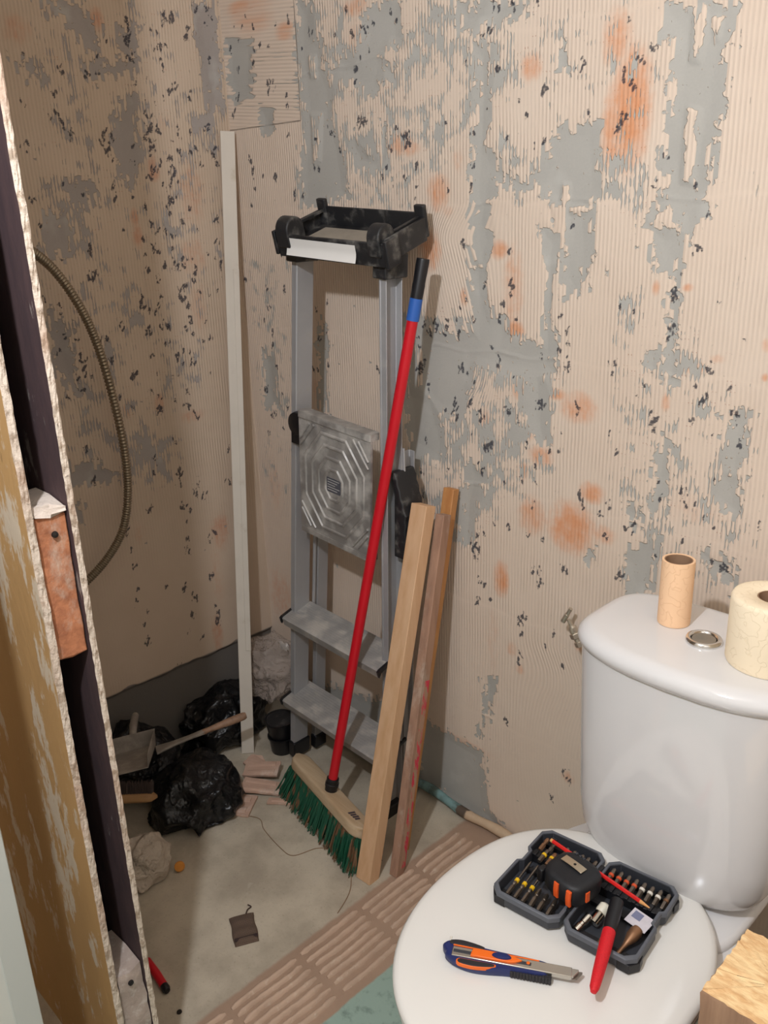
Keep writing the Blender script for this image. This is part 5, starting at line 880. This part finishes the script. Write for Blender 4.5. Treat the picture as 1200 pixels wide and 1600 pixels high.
m = MB().at(T(-0.002, 0.006, 0)); m.loft([[(x, y, z+0.0012*math.cos(x*70)) for y, z in ((-0.0065, 0.0358), (0.0065, 0.0358), (0.0065, 0.0368), (-0.0065, 0.0368))] for x in np.linspace(-0.022, 0.017, 9)])
oc = m.build('belt_clip', M_clip, tm, bevel=0.0004)
MB().at(T(-0.002, 0.006, 0)).lathe([(0.0, 0.0368), (0.0022, 0.0372), (0.0022, 0.0382), (0.0, 0.0384)], 14).build('clip_screw', M_dark, oc, smooth=True)
m = MB(); m.box(-0.040, -0.030, -0.0335, -0.020, 0.005, 0.028); m.build('tape_mouth', M_rubber, tm, bevel=0.002)
for k in range(3): MB().box(-0.020+k*0.007, -0.0165+k*0.007, 0.0265, 0.031, 0.0315, 0.0345).build('grip_rib', M_clip if k == 9 else M_case, tm, bevel=0.0005)
# marker with a black cap, jutting out over the front of the case
ka, kb = Vector((1.414, -0.452, 0.4720)), Vector((1.468, -0.598, 0.4605))
mk = empty('marker', tuple(ka), (0, 0, 0), 'red and black marker-like tool jutting from the front of the bit case', 'marker'); Ma = aim((0, 0, 0), tuple(kb-ka)); Lk = (kb-ka).length
M_redr = plain('textured_red_grip', (214, 24, 36), 0.55, var=0.25, scale=500, bump=0.0006)
MB().at(Ma).lathe([(0.0070, 0.0), (0.0095, 0.002), (0.0096, 0.010), (0.0099, 0.050), (0.0090, 0.056)], 24).build('black_barrel', M_btape, mk, smooth=True)
MB().at(Ma).lathe([(0.0088, 0.054), (0.0092, 0.060), (0.0089, 0.090), (0.0078, Lk-0.03), (0.0064, Lk-0.008), (0.0040, Lk-0.001), (0.0, Lk)], 24).build('red_grip', M_redr, mk, smooth=True)
# utility knife
kn = empty('utility_knife', (1.352, -0.622, 0.4320), (0, 0, math.radians(30.5)), 'blue and orange snap-off utility knife lying on the toilet seat lid', 'knife')
M_kblue = plain('navy_knife_body', (26, 40, 96), 0.4, var=0.1); M_kor = plain('orange_slider', (250, 112, 24), 0.4); M_kblk = plain('ribbed_black_grip', (38, 36, 40), 0.6, var=0.2, scale=200)
M_ksil = plain('knife_rail_steel', (196, 192, 184), 0.25, metal=0.9)
out = smooth_path([(p[0], p[1], 0) for p in [(-0.088, 0.0), (-0.093, 0.009), (-0.089, 0.016), (-0.075, 0.0185), (-0.045, 0.015), (-0.012, 0.0125), (0.030, 0.011), (0.052, 0.009), (0.056, 0.004), (0.050, -0.011), (0.022, -0.0135), (0.000, -0.0145), (-0.028, -0.0185), (-0.052, -0.0195), (-0.073, -0.0145), (-0.086, -0.006), (-0.088, 0.0)]], 5)[:-1]
def ko(s, z): return [(-0.03+(p.x+0.03)*s, p.y*s, z) for p in out]
MB().loft([ko(0.93, 0.0), ko(1.0, 0.003), ko(1.0, 0.011), ko(0.95, 0.0145)]).build('handle_body', M_kblue, kn, smooth=True, auto=50)
MB().box(-0.078, 0.084, -0.0085, 0.0070, 0.009, 0.0160).build('blade_channel', M_ksil, kn, bevel=0.001, label='bright steel channel')
MB().box(-0.076, 0.030, -0.0030, 0.0016, 0.0161, 0.0166).build('channel_slot', M_case, kn)
m = MB(); m.prism([(0.040, -0.0078), (0.0905, -0.0078), (0.0975, 0.0030), (0.0975, 0.0060), (0.040, 0.0060)], 0.0105, 0.0115); 
M_blade = plain('snap_blade_steel', (150, 144, 136), 0.3, metal=0.9, var=0.12, scale=60); m.build('blade', M_blade, kn)
m = MB(); m.prism([(0.044, -0.0075), (0.086, -0.0075), (0.0925, 0.0015), (0.0925, 0.0058), (0.044, 0.0058)], 0.0115, 0.0155); m.build('blade_guide', M_ksil, kn, bevel=0.0008)
m = MB(); m.prism([(-0.052, -0.0066), (-0.050, 0.0068), (-0.010, 0.0068), (0.004, 0.0058), (0.012, 0.0030), (0.018, 0.0006), (0.012, -0.0024), (0.002, -0.0060)], 0.0155, 0.0192); sl = m.build('slider', M_kor, kn, bevel=0.001)
m = MB(); m.loft([[(-0.010+0.0135*math.cos(a)*s, 0.0004+0.0050*math.sin(a)*s, z) for a in np.linspace(0, 2*PI, 25)[:-1]] for z, s in ((0.0190, 1.0), (0.0212, 0.9), (0.0216, 0.7))]); m.build('thumb_button', M_kblue, sl, smooth=True)
MB().at(T(0.026, 0.0, 0)).lathe([(0.0, 0.016), (0.0024, 0.016), (0.0024, 0.0172), (0.0, 0.0174)], 14).build('orange_stop', M_kor, kn, smooth=True)
def strip_poly(name, pts, hw_, z0, z1, mat):
    P = smooth_path([(a, b, 0) for a, b in pts], 6); up, dn = [], []
    for i, p in enumerate(P):
        d = (P[min(i+1, len(P)-1)]-P[max(i-1, 0)]).normalized(); nrm = Vector((-d.y, d.x, 0)); w = hw_*math.sin(PI*min(1, (i+0.6)/(len(P)))**0.8)**0.5 if 0 < i < len(P)-1 else hw_*0.3
        up.append(p+nrm*w); dn.append(p-nrm*w)
    MB().prism([(q.x, q.y) for q in up+dn[::-1]], z0, z1).build(name, mat, kn, bevel=0.0006)
strip_poly('orange_inlay', [(-0.070, -0.0145), (-0.045, -0.0155), (-0.016, -0.0130)], 0.0054, 0.009, 0.0150, M_kor)
strip_poly('black_grip', [(-0.068, -0.0148), (-0.045, -0.0158), (-0.018, -0.0134)], 0.0044, 0.010, 0.0160, M_kblk)
strip_poly('black_grip', [(-0.084, 0.0135), (-0.065, 0.0155), (-0.035, 0.0125)], 0.0042, 0.009, 0.0156, M_kblk)
MB().prism([(-0.078, 0.0085), (0.040, 0.0070), (0.040, 0.0088), (-0.078, 0.0102)], 0.010, 0.0160).build('orange_inlay', M_kor, kn, bevel=0.0004)
m = MB()
for k in range(13): m.box(0.004+k*0.0042, 0.0068+k*0.0042, -0.0158, -0.0098, 0.002, 0.0125)
m.box(0.003, 0.058, -0.0148, -0.0098, 0.002, 0.0118); m.build('ribbed_edge', M_kblk, kn, bevel=0.0004)
MB().at(T(-0.084, 0.0172, 0.010) @ RX(-70)).lathe([(0.0016, 0), (0.0014, 0.008), (0.0, 0.0085)], 10).build('spring_pin', M_wht, kn, smooth=True)

# sawn post in the near right corner
def sawn():
    t = NT('rough_sawn_end_grain'); v = t.coord((0.35, 1, 1)); n = t.noise(v, 120, 5, 0.65); n2 = t.noise(v, 30, 4, 0.6)
    f = t.math('ADD', t.math('MULTIPLY', n, 0.5), t.math('MULTIPLY', n2, 0.6))
    c = t.mix(t.step(f, 0.38, 0.66), srgb(252, 220, 168), srgb(226, 180, 128)); t.bump(f, 0.003); return t.out(c, 0.85, 0, 0.2)
M_sawn = sawn(); M_side = wood('brown_post_side', (186, 150, 120), (150, 116, 92), 0.8, 0.8, 'z', bump=0.002)
rnd = random.Random(7); m = MB(); N = 26; secs = []
def ringp(i, z):
    P = []; x0, x1, y0, y1 = i, 0.165-i, -0.125+i, 0.0-i
    for k in range(N): P.append((x0+(x1-x0)*k/N, y0))
    for k in range(N): P.append((x1, y0+(y1-y0)*k/N))
    for k in range(N): P.append((x1-(x1-x0)*k/N, y1))
    for k in range(N): P.append((x0, y1-(y1-y0)*k/N))
    return [(x+rnd.uniform(-0.0012, 0.0012), y+rnd.uniform(-0.0012, 0.0012), z+rnd.uniform(-0.0012, 0.0012)) for x, y in P]
for z in (0.001, 0.2, 0.4, 0.52, 0.546): secs.append(ringp(0, z))
secs.append(ringp(0.0008, 0.550)); secs.append(ringp(0.02, 0.5495)); secs.append(ringp(0.05, 0.5505))
m.loft(secs); o = m.build('timber_post', M_side, None, smooth=True, auto=35); o.location = (1.5955, -0.4545, 0.0)
o.data.materials.append(M_sawn)
for p in o.data.polygons:
    if p.normal.z > 0.6: p.material_index = 1
tag(o, 'thick upright timber post with rough sawn top beside the toilet', 'timber')
# ------------------------------------------------------------ things lying in the left of the shower area
def blob(name, loc, size, mat, seed, freq=6.0, amp=0.25, crease=0.12, sub=5, flat=0.0, parent=None, label=None, cat=None, group=None):
    bm = bmesh.new(); bmesh.ops.create_icosphere(bm, subdivisions=sub, radius=1.0)
    S = Vector(size); off = Vector((seed*3.1, seed*1.7, seed*0.9))
    for v in bm.verts:
        d = v.co.normalized(); p = Vector((d.x*S.x, d.y*S.y, d.z*S.z))
        n = mnoise.noise(p*freq+off); r = 1-abs(mnoise.noise(p*freq*2.3+off*2)); r2 = 1-abs(mnoise.noise(p*freq*5.1+off))
        k = 1+amp*n+crease*(r*r-0.6)+crease*0.45*(r2*r2-0.6)
        v.co = p*k
        if v.co.z < flat-S.z*0.0: v.co.z = flat+0.15*(v.co.z-flat)
    z0 = min(v.co.z for v in bm.verts)
    for v in bm.verts: v.co.z -= z0
    me = bpy.data.meshes.new(name); bm.to_mesh(me); bm.free(); me.materials.append(mat)
    me.polygons.foreach_set('use_smooth', [True]*len(me.polygons))
    o = bpy.data.objects.new(name, me); COL.objects.link(o); o.location = loc; o.parent = parent
    return tag(o, label, cat, group)
def bagmat(name, col, rough, trans=0.0, bumpd=0.01, sc_=14):
    t = NT(name); v = t.coord(); n = t.noise(v, sc_, 4, 0.6); n2 = t.noise(v, sc_*4, 3)
    r1 = t.math('ABSOLUTE', t.math('SUBTRACT', n, 0.5)); r2 = t.math('ABSOLUTE', t.math('SUBTRACT', n2, 0.5))
    t.bump(t.math('ADD', t.math('MULTIPLY', r1, 2.0), t.math('MULTIPLY', r2, 0.4)), bumpd)
    if trans:
        t.b.inputs['Transmission Weight'].default_value = trans; t.b.inputs['IOR'].default_value = 1.12
    return t.out(srgb(*col), rough, 0, 0.5)
M_bag = bagmat('black_bin_liner', (14, 15, 18), 0.34, bumpd=0.016, sc_=8)
M_clear = bagmat('clear_plastic_film', (206, 190, 178), 0.16, bumpd=0.012, sc_=22); M_clear.node_tree.nodes['Principled BSDF'].inputs['Alpha'].default_value = 0.42
M_sack = bagmat('dusty_white_sack', (190, 176, 160), 0.7, bumpd=0.014, sc_=13)
blob('bin_bag', (0.058, -0.235, 0.0), (0.074, 0.140, 0.135), M_bag, 3, amp=0.3, crease=0.35, freq=4.5, flat=-0.04, label='crumpled black bin bag on the floor in front of the left wall', cat='bin bag', group='black bin bags')
blob('bin_bag', (0.250, -0.450, 0.0), (0.112, 0.115, 0.095), M_bag, 8, amp=0.3, crease=0.35, freq=4.5, flat=-0.03, label='low slumped black bin bag nearest the broken partition', cat='bin bag', group='black bin bags')
blob('bin_bag', (0.072, -0.500, 0.0), (0.078, 0.090, 0.125), M_bag, 5, amp=0.3, crease=0.35, freq=4.5, flat=-0.05, label='black bin bag deep in the shadow behind the broken partition', cat='bin bag', group='black bin bags')
blob('plastic_bag', (0.135, -0.100, 0.120), (0.080, 0.062, 0.100), M_clear, 12, amp=0.45, crease=0.5, flat=-0.06, label='crumpled clear plastic bag in the corner behind the white lath', cat='plastic bag')
blob('paper_scrap', (0.150, -0.075, 0.262), (0.020, 0.006, 0.018), M_stick, 4, sub=3, amp=0.9, crease=0.8, freq=30, label='torn white scrap on top of the clear plastic bag', cat='scrap')
blob('debris_sack', (0.362, -0.662, 0.0), (0.052, 0.062, 0.062), M_sack, 15, amp=0.4, crease=0.40, flat=-0.03, label='dusty whitish sack on the floor beside the partition edge', cat='sack')
M_cap = plain('orange_cap_plastic', (226, 150, 66), 0.5)
m = MB(); m.lathe([(0.0, 0.0), (0.010, 0.0), (0.0115, 0.002), (0.0115, 0.009), (0.010, 0.0112), (0.0, 0.0116)], 24)
o = m.build('bottle_cap', M_cap, None, smooth=True); o.location = (0.405, -0.600, 0.0100); o.rotation_euler = (math.radians(58), 0, math.radians(40))
tag(o, 'small orange cap beside the whitish sack', 'cap')
# stacked black pots by the ladder
for i, (z, r) in enumerate(((0.0, 0.036), (0.052, 0.040))):
    e = empty('paint_pot', (0.212, -0.150, z), (math.radians(3*i), 0, 0), ('lower', 'upper')[i]+' of two stacked black plastic pots between lath and ladder', 'pot', 'stacked black pots')
    m = MB(); m.lathe([(0.0, 0), (r*0.82, 0), (r*0.86, 0.003), (r, 0.046), (r+0.003, 0.047), (r+0.003, 0.051), (r*0.96, 0.051), (r*0.92, 0.046), (r*0.80, 0.006), (0, 0.006)], 32); m.build('pot_wall', M_blackcl, e, smooth=True, auto=35)
    if i: MB().lathe([(0.0, 0.046), (r*0.93, 0.046), (r*0.93, 0.050), (r*0.7, 0.051), (0, 0.049)], 32).build('pot_lid', M_blackpl, e, smooth=True, auto=35)
# float / trowel with long turned handle resting on the bags
M_hand = wood('worn_handle_wood', (160, 124, 98), (120, 92, 72), 0.6, 1.0, 'x')
M_tool = plain('dusty_tool_steel', (150, 142, 134), 0.6, metal=0.3, var=0.25, scale=30, dust=0.5, dustcol=(176, 166, 154), dscale=30)
ga, gb = Vector((0.262, -0.290, 0.200)), Vector((0.150, -0.545, 0.150))
e = empty('plastering_brush', tuple(ga), (0, 0, 0), 'dusty tool with long turned wooden handle lying over the black bags', 'brush')
Ma = aim((0, 0, 0), tuple(gb-ga)); Lg = (gb-ga).length
m = MB().at(Ma); m.lathe([(0.0, 0), (0.0075, 0.001), (0.0100, 0.008), (0.0105, 0.03), (0.0085, 0.075), (0.0068, 0.10), (0.0072, 0.115)], 20); m.build('handle', M_hand, e, smooth=True)
m = MB().at(Ma); m.loft([[(x*w, y*h, z) for x, y in rrect(-1, 1, -1, 1, 0.4, 3)] for z, w, h in ((0.112, 0.0070, 0.0050), (0.15, 0.0065, 0.004), (0.19, 0.010, 0.003), (0.235, 0.018, 0.0025))]); m.build('ferrule', M_tool, e, smooth=True, auto=40)
# grey scoop
e = empty('dustpan', (0.215, -0.590, 0.192), (math.radians(8), math.radians(-10), math.radians(-35)), 'dusty grey scoop poking out past the partition edge', 'dustpan')
m = MB(); 
m.loft([[(x, y, z) for x, y, z in ((-0.07, -0.05, 0.0), (0.055, -0.045, 0.0), (0.055, 0.045, 0.0), (-0.07, 0.05, 0.0))], [(x, y, z) for x, y, z in ((-0.07, -0.05, 0.002), (0.055, -0.045, 0.002), (0.055, 0.045, 0.002), (-0.07, 0.05, 0.002))]])
m.loft([[(-0.07, -0.050, 0), (0.055, -0.045, 0), (0.055, -0.043, 0), (-0.07, -0.048, 0)], [(-0.068, -0.056, 0.040), (0.045, -0.050, 0.030), (0.045, -0.048, 0.030), (-0.068, -0.054, 0.040)]])
m.loft([[(-0.07, 0.048, 0), (0.055, 0.043, 0), (0.055, 0.045, 0), (-0.07, 0.050, 0)], [(-0.068, 0.054, 0.040), (0.045, 0.048, 0.030), (0.045, 0.050, 0.030), (-0.068, 0.056, 0.040)]])
m.loft([[(-0.07, -0.05, 0), (-0.068, -0.05, 0), (-0.068, 0.05, 0), (-0.07, 0.05, 0)], [(-0.076, -0.056, 0.040), (-0.074, -0.056, 0.040), (-0.074, 0.056, 0.040), (-0.076, 0.056, 0.040)]])
m.build('pan', M_tool, e, bevel=0.001); MB().tube([(-0.075, 0, 0.03), (-0.12, 0, 0.045), (-0.17, 0, 0.05)], [0.008, 0.010, 0.009], 14).build('handle', M_tool, e, smooth=True)
# hand brush
e = empty('hand_brush', (0.300, -0.640, 0.165), (math.radians(-28), math.radians(2), math.radians(50)), 'wooden hand brush with dark bristles lying upturned past the partition edge', 'brush')
m = MB(); secs = []
for x in np.linspace(-0.17, 0.055, 22):
    w = 0.019 if x > -0.06 else 0.019-0.008*min(1, (-0.06-x)/0.03); q = math.sqrt(max(0.08, 1-max(0, (x-0.035)/0.021)**2)); q *= math.sqrt(max(0.1, 1-max(0, (-0.15-x)/0.021)**2))
    secs.append([(x, y, z) for y, z in rrect(-w*q, w*q, -0.010*q, 0.010*q, 0.006*q, 3)])
M_brw = wood('golden_brush_wood', (178, 138, 92), (146, 108, 70), 0.55, 0.8, 'x')
m.loft(secs); m.build('brush_block', M_brw, e, smooth=True)
rnd = random.Random(5); m = MB()
for i in range(46):
    for j in range(6):
        x = -0.055+i*0.0022; y = -0.013+j*0.0052
        m.tube([(x, y, 0.008), (x+rnd.uniform(-0.004, 0.004), y*1.3+rnd.uniform(-0.004, 0.004), 0.034+rnd.uniform(-0.003, 0.003))], [0.0010, 0.0007], 3, False)
M_dbr = plain('dark_brown_bristles', (58, 44, 38), 0.7, var=0.4, scale=120); o = m.build('bristles', M_dbr, e); o['kind'] = 'stuff'
# broken tile and adhesive pieces
M_shard = plain('pinkish_tile_backing', (194, 160, 140), 0.85, var=0.18, scale=24, bump=0.001, dust=0.3, dustcol=(214, 196, 182), dscale=30)
def shard(loc, rot, outl, th, label, seed, ribs=3, grp='broken tile pieces'):
    rnd = random.Random(seed); pts = []
    n = len(outl)
    for i in range(n):
        a = Vector(outl[i]); b = Vector(outl[(i+1) % n])
        for k in range(5):
            p = a.lerp(b, k/5); pts.append((p.x+rnd.uniform(-0.0012, 0.0012), p.y+rnd.uniform(-0.0012, 0.0012)))
    m = MB(); m.prism(pts, 0, th)
    xs = [p[0] for p in outl]; ys = [p[1] for p in outl]; 
    for k in range(ribs):
        y = min(ys)+(max(ys)-min(ys))*(k+0.5)/ribs; h = (max(ys)-min(ys))/ribs*0.30
        x0, x1 = min(xs)+0.012, max(xs)-0.012
        m.loft([[(x, y-h, th-0.0005), (x, y-h*0.5, th+0.003), (x, y+h*0.5, th+0.003), (x, y+h, th-0.0005)] for x in np.linspace(x0, x1, 6)])
    o = m.build('tile_shard', M_shard, None, bevel=0.0006); o.location = loc; o.rotation_euler = [math.radians(r) for r in rot]
    return tag(o, label, 'tile piece', grp)
shard((0.270, -0.262, 0.022), (12, -6, 38), [(-0.05, -0.022), (0.045, -0.026), (0.048, 0.022), (-0.048, 0.026)], 0.007, 'ridged pinkish tile piece on top of the small heap at the lath foot', 1, 2)
shard((0.315, -0.305, 0.012), (6, 8, 40), [(-0.052, -0.024), (0.052, -0.018), (0.050, 0.024), (-0.045, 0.026)], 0.007, 'ridged pinkish tile piece in the middle of the small heap', 2, 2)
shard((0.325, -0.372, 0.001), (0, 0, 36), [(-0.034, -0.040), (0.030, -0.042), (0.032, 0.036), (-0.030, 0.040)], 0.006, 'browner square tile piece lying flat nearest the camera in the heap', 3, 2)
shard((0.215, -0.245, 0.004), (16, 14, 15), [(-0.028, -0.018), (0.026, -0.022), (0.034, 0.008), (0.002, 0.028), (-0.026, 0.014)], 0.008, 'jagged orange-pink tile chip right against the lath foot', 4, 1)
shard((0.385, -0.300, 0.001), (0, 3, 42), [(-0.030, -0.010), (0.034, -0.008), (0.030, 0.010), (-0.026, 0.012)], 0.006, 'narrow tile sliver between the heap and the broom bristles', 5, 1)
blob('rubber_knob', (0.322, -0.215, 0.001), (0.014, 0.014, 0.013), M_blackcl, 2, sub=3, amp=0.05, crease=0.02, label='small round black knob by the left end of the broom head', cat='knob')
# pouch, twine, screw, small red tool
def pouchmat():
    t = NT('brown_mesh_cloth'); v = t.coord()
    w1 = t.n('ShaderNodeTexWave', wave_type='BANDS', bands_direction='X'); w1.inputs['Scale'].default_value = 160; t.link(v, w1.inputs[0])
    w2 = t.n('ShaderNodeTexWave', wave_type='BANDS', bands_direction='Y'); w2.inputs['Scale'].default_value = 160; t.link(v, w2.inputs[0])
    f = t.math('MULTIPLY', w1.outputs[1], w2.outputs[1]); c = t.mix(f, srgb(96, 78, 66), srgb(146, 122, 104)); t.bump(f, 0.001); return t.out(c, 0.9)
M_pouch = pouchmat(); pe = empty('mesh_pouch', (0.655, -0.604, 0.0005), (0, 0, math.radians(-27)), 'small brown mesh pouch lying on the screed floor', 'pouch')
m = MB(); secs = []
for x in np.linspace(-0.038, 0.040, 18):
    e = 1-max(0, (abs(x)-0.028)/0.012)**2*0.5; h = 0.005*e+0.0016*math.sin(x*230)
    if x > 0.026: h += 0.0035*math.sin((x-0.026)/0.014*PI)
    w = 0.0255+0.001*math.sin(x*120)
    secs.append([(x, y, 0.0002+max(0.0006, h*(1-(y/w)**4)+0.002) if up else 0.0) for up, ys in ((1, np.linspace(-w, w, 11)), (0, np.linspace(w, -w, 4))) for y in ys])
m.loft(secs); ob = m.build('pouch_body', M_pouch, pe, smooth=True, auto=70)
M_cord = plain('brown_cord', (70, 52, 44), 0.9)
MB().tube(smooth_path([(-0.036, 0.010, 0.006), (-0.050, 0.016, 0.003), (-0.056, 0.024, 0.002), (-0.064, 0.018, 0.002)], 6), 0.0013, 6).build('drawstring', M_cord, pe, smooth=True)
M_hem = plain('dark_hem', (56, 42, 40), 0.9); MB().loft([[(0.030+0.004*math.cos(a), y, 0.0078+0.0025*math.sin(a)) for a in np.linspace(0, 2*PI, 9)[:-1]] for y in (-0.024, 0.0, 0.024)]).build('folded_hem', M_hem, pe, smooth=True)
M_twine = plain('pale_brown_twine', (140, 112, 84), 0.9)
def twine(pts, label):
    o = MB().tube(smooth_path(pts, 8), 0.0009, 5).build('twine', M_twine, None, smooth=True); return tag(o, label, 'twine', 'loose strands on the floor')
twine([(0.335, -0.408, 0.0015), (0.395, -0.372, 0.0015), (0.440, -0.388, 0.0015), (0.520, -0.400, 0.0015), (0.560, -0.395, 0.0015), (0.580, -0.345, 0.0015), (0.600, -0.325, 0.0015)], 'long thin bent strand on the floor between heap and broom')
twine([(0.705, -0.345, 0.0015), (0.732, -0.372, 0.0015), (0.748, -0.398, 0.0015), (0.765, -0.440, 0.0015)], 'short thin strand on the floor beside the front batten foot')
e = empty('screwdriver', (0.675, -0.800, 0.010), (0, 0, math.radians(0)), 'red-handled tool with dark tip on the floor beside the partition', 'screwdriver')
Ma = aim((0, 0, 0), (-0.12, 0.02, 0.0)); MB().at(aim((0, 0, 0), (-0.10, 0.012, 0.0))).lathe([(0.0065, 0.008), (0.0080, 0.012), (0.0085, 0.05), (0.0065, 0.09)], 16).build('handle', M_red, e, smooth=True)
MB().at(aim((0, 0, 0), (-0.10, 0.012, 0.0))).lathe([(0.0, -0.004), (0.006, -0.003), (0.0085, 0.002), (0.0080, 0.012)], 16).build('end_cap', M_blackcl, e, smooth=True)
m = MB(); m.lathe([(0.0, 0), (0.0045, 0.0), (0.0050, 0.001), (0.0045, 0.0028), (0.0, 0.0030)], 16); o = m.build('washer', M_dark, None, smooth=True); o.location = (0.728, -0.806, 0.0006)
tag(o, 'tiny dark round washer on the floor near the adhesive strip', 'washer')
# flexible metal conduit hanging by the left wall
M_cond = plain('dull_galvanised', (148, 134, 114), 0.38, metal=0.75, var=0.15, scale=30)
cp = smooth_path([(0.16, -0.70, 1.430), (0.13, -0.62, 1.375), (0.11, -0.55, 1.320), (0.10, -0.497, 1.235), (0.09, -0.463, 1.140), (0.08, -0.440, 1.020), (0.08, -0.431, 0.900), (0.08, -0.437, 0.800), (0.08, -0.462, 0.715), (0.08, -0.512, 0.655), (0.08, -0.580, 0.610), (0.08, -0.66, 0.575)], 90)
m = MB(); rs = [0.0092+0.0012*math.sin(2*PI*k/6.0) for k in range(len(cp))]; m.tube(cp, rs, 14)
tag(m.build('flexible_conduit', M_cond, None, smooth=True, auto=80), 'ribbed metal flexible conduit curving in front of the left wall', 'conduit')
# pale coil of cable by the door
M_cable = plain('pale_grey_cable', (186, 180, 172), 0.5)
m = MB(); m.tube([(0.045*math.cos(a), 0.004*math.sin(3*a), 0.045*math.sin(a)+0.05) for a in np.linspace(0, 2*PI, 40)], 0.0045, 10)
o = m.build('cable_coil', M_cable, None, smooth=True); o.location = (0.79, -1.035, 0.0); tag(o, 'pale cable loop standing between the door and the torn board', 'cable')
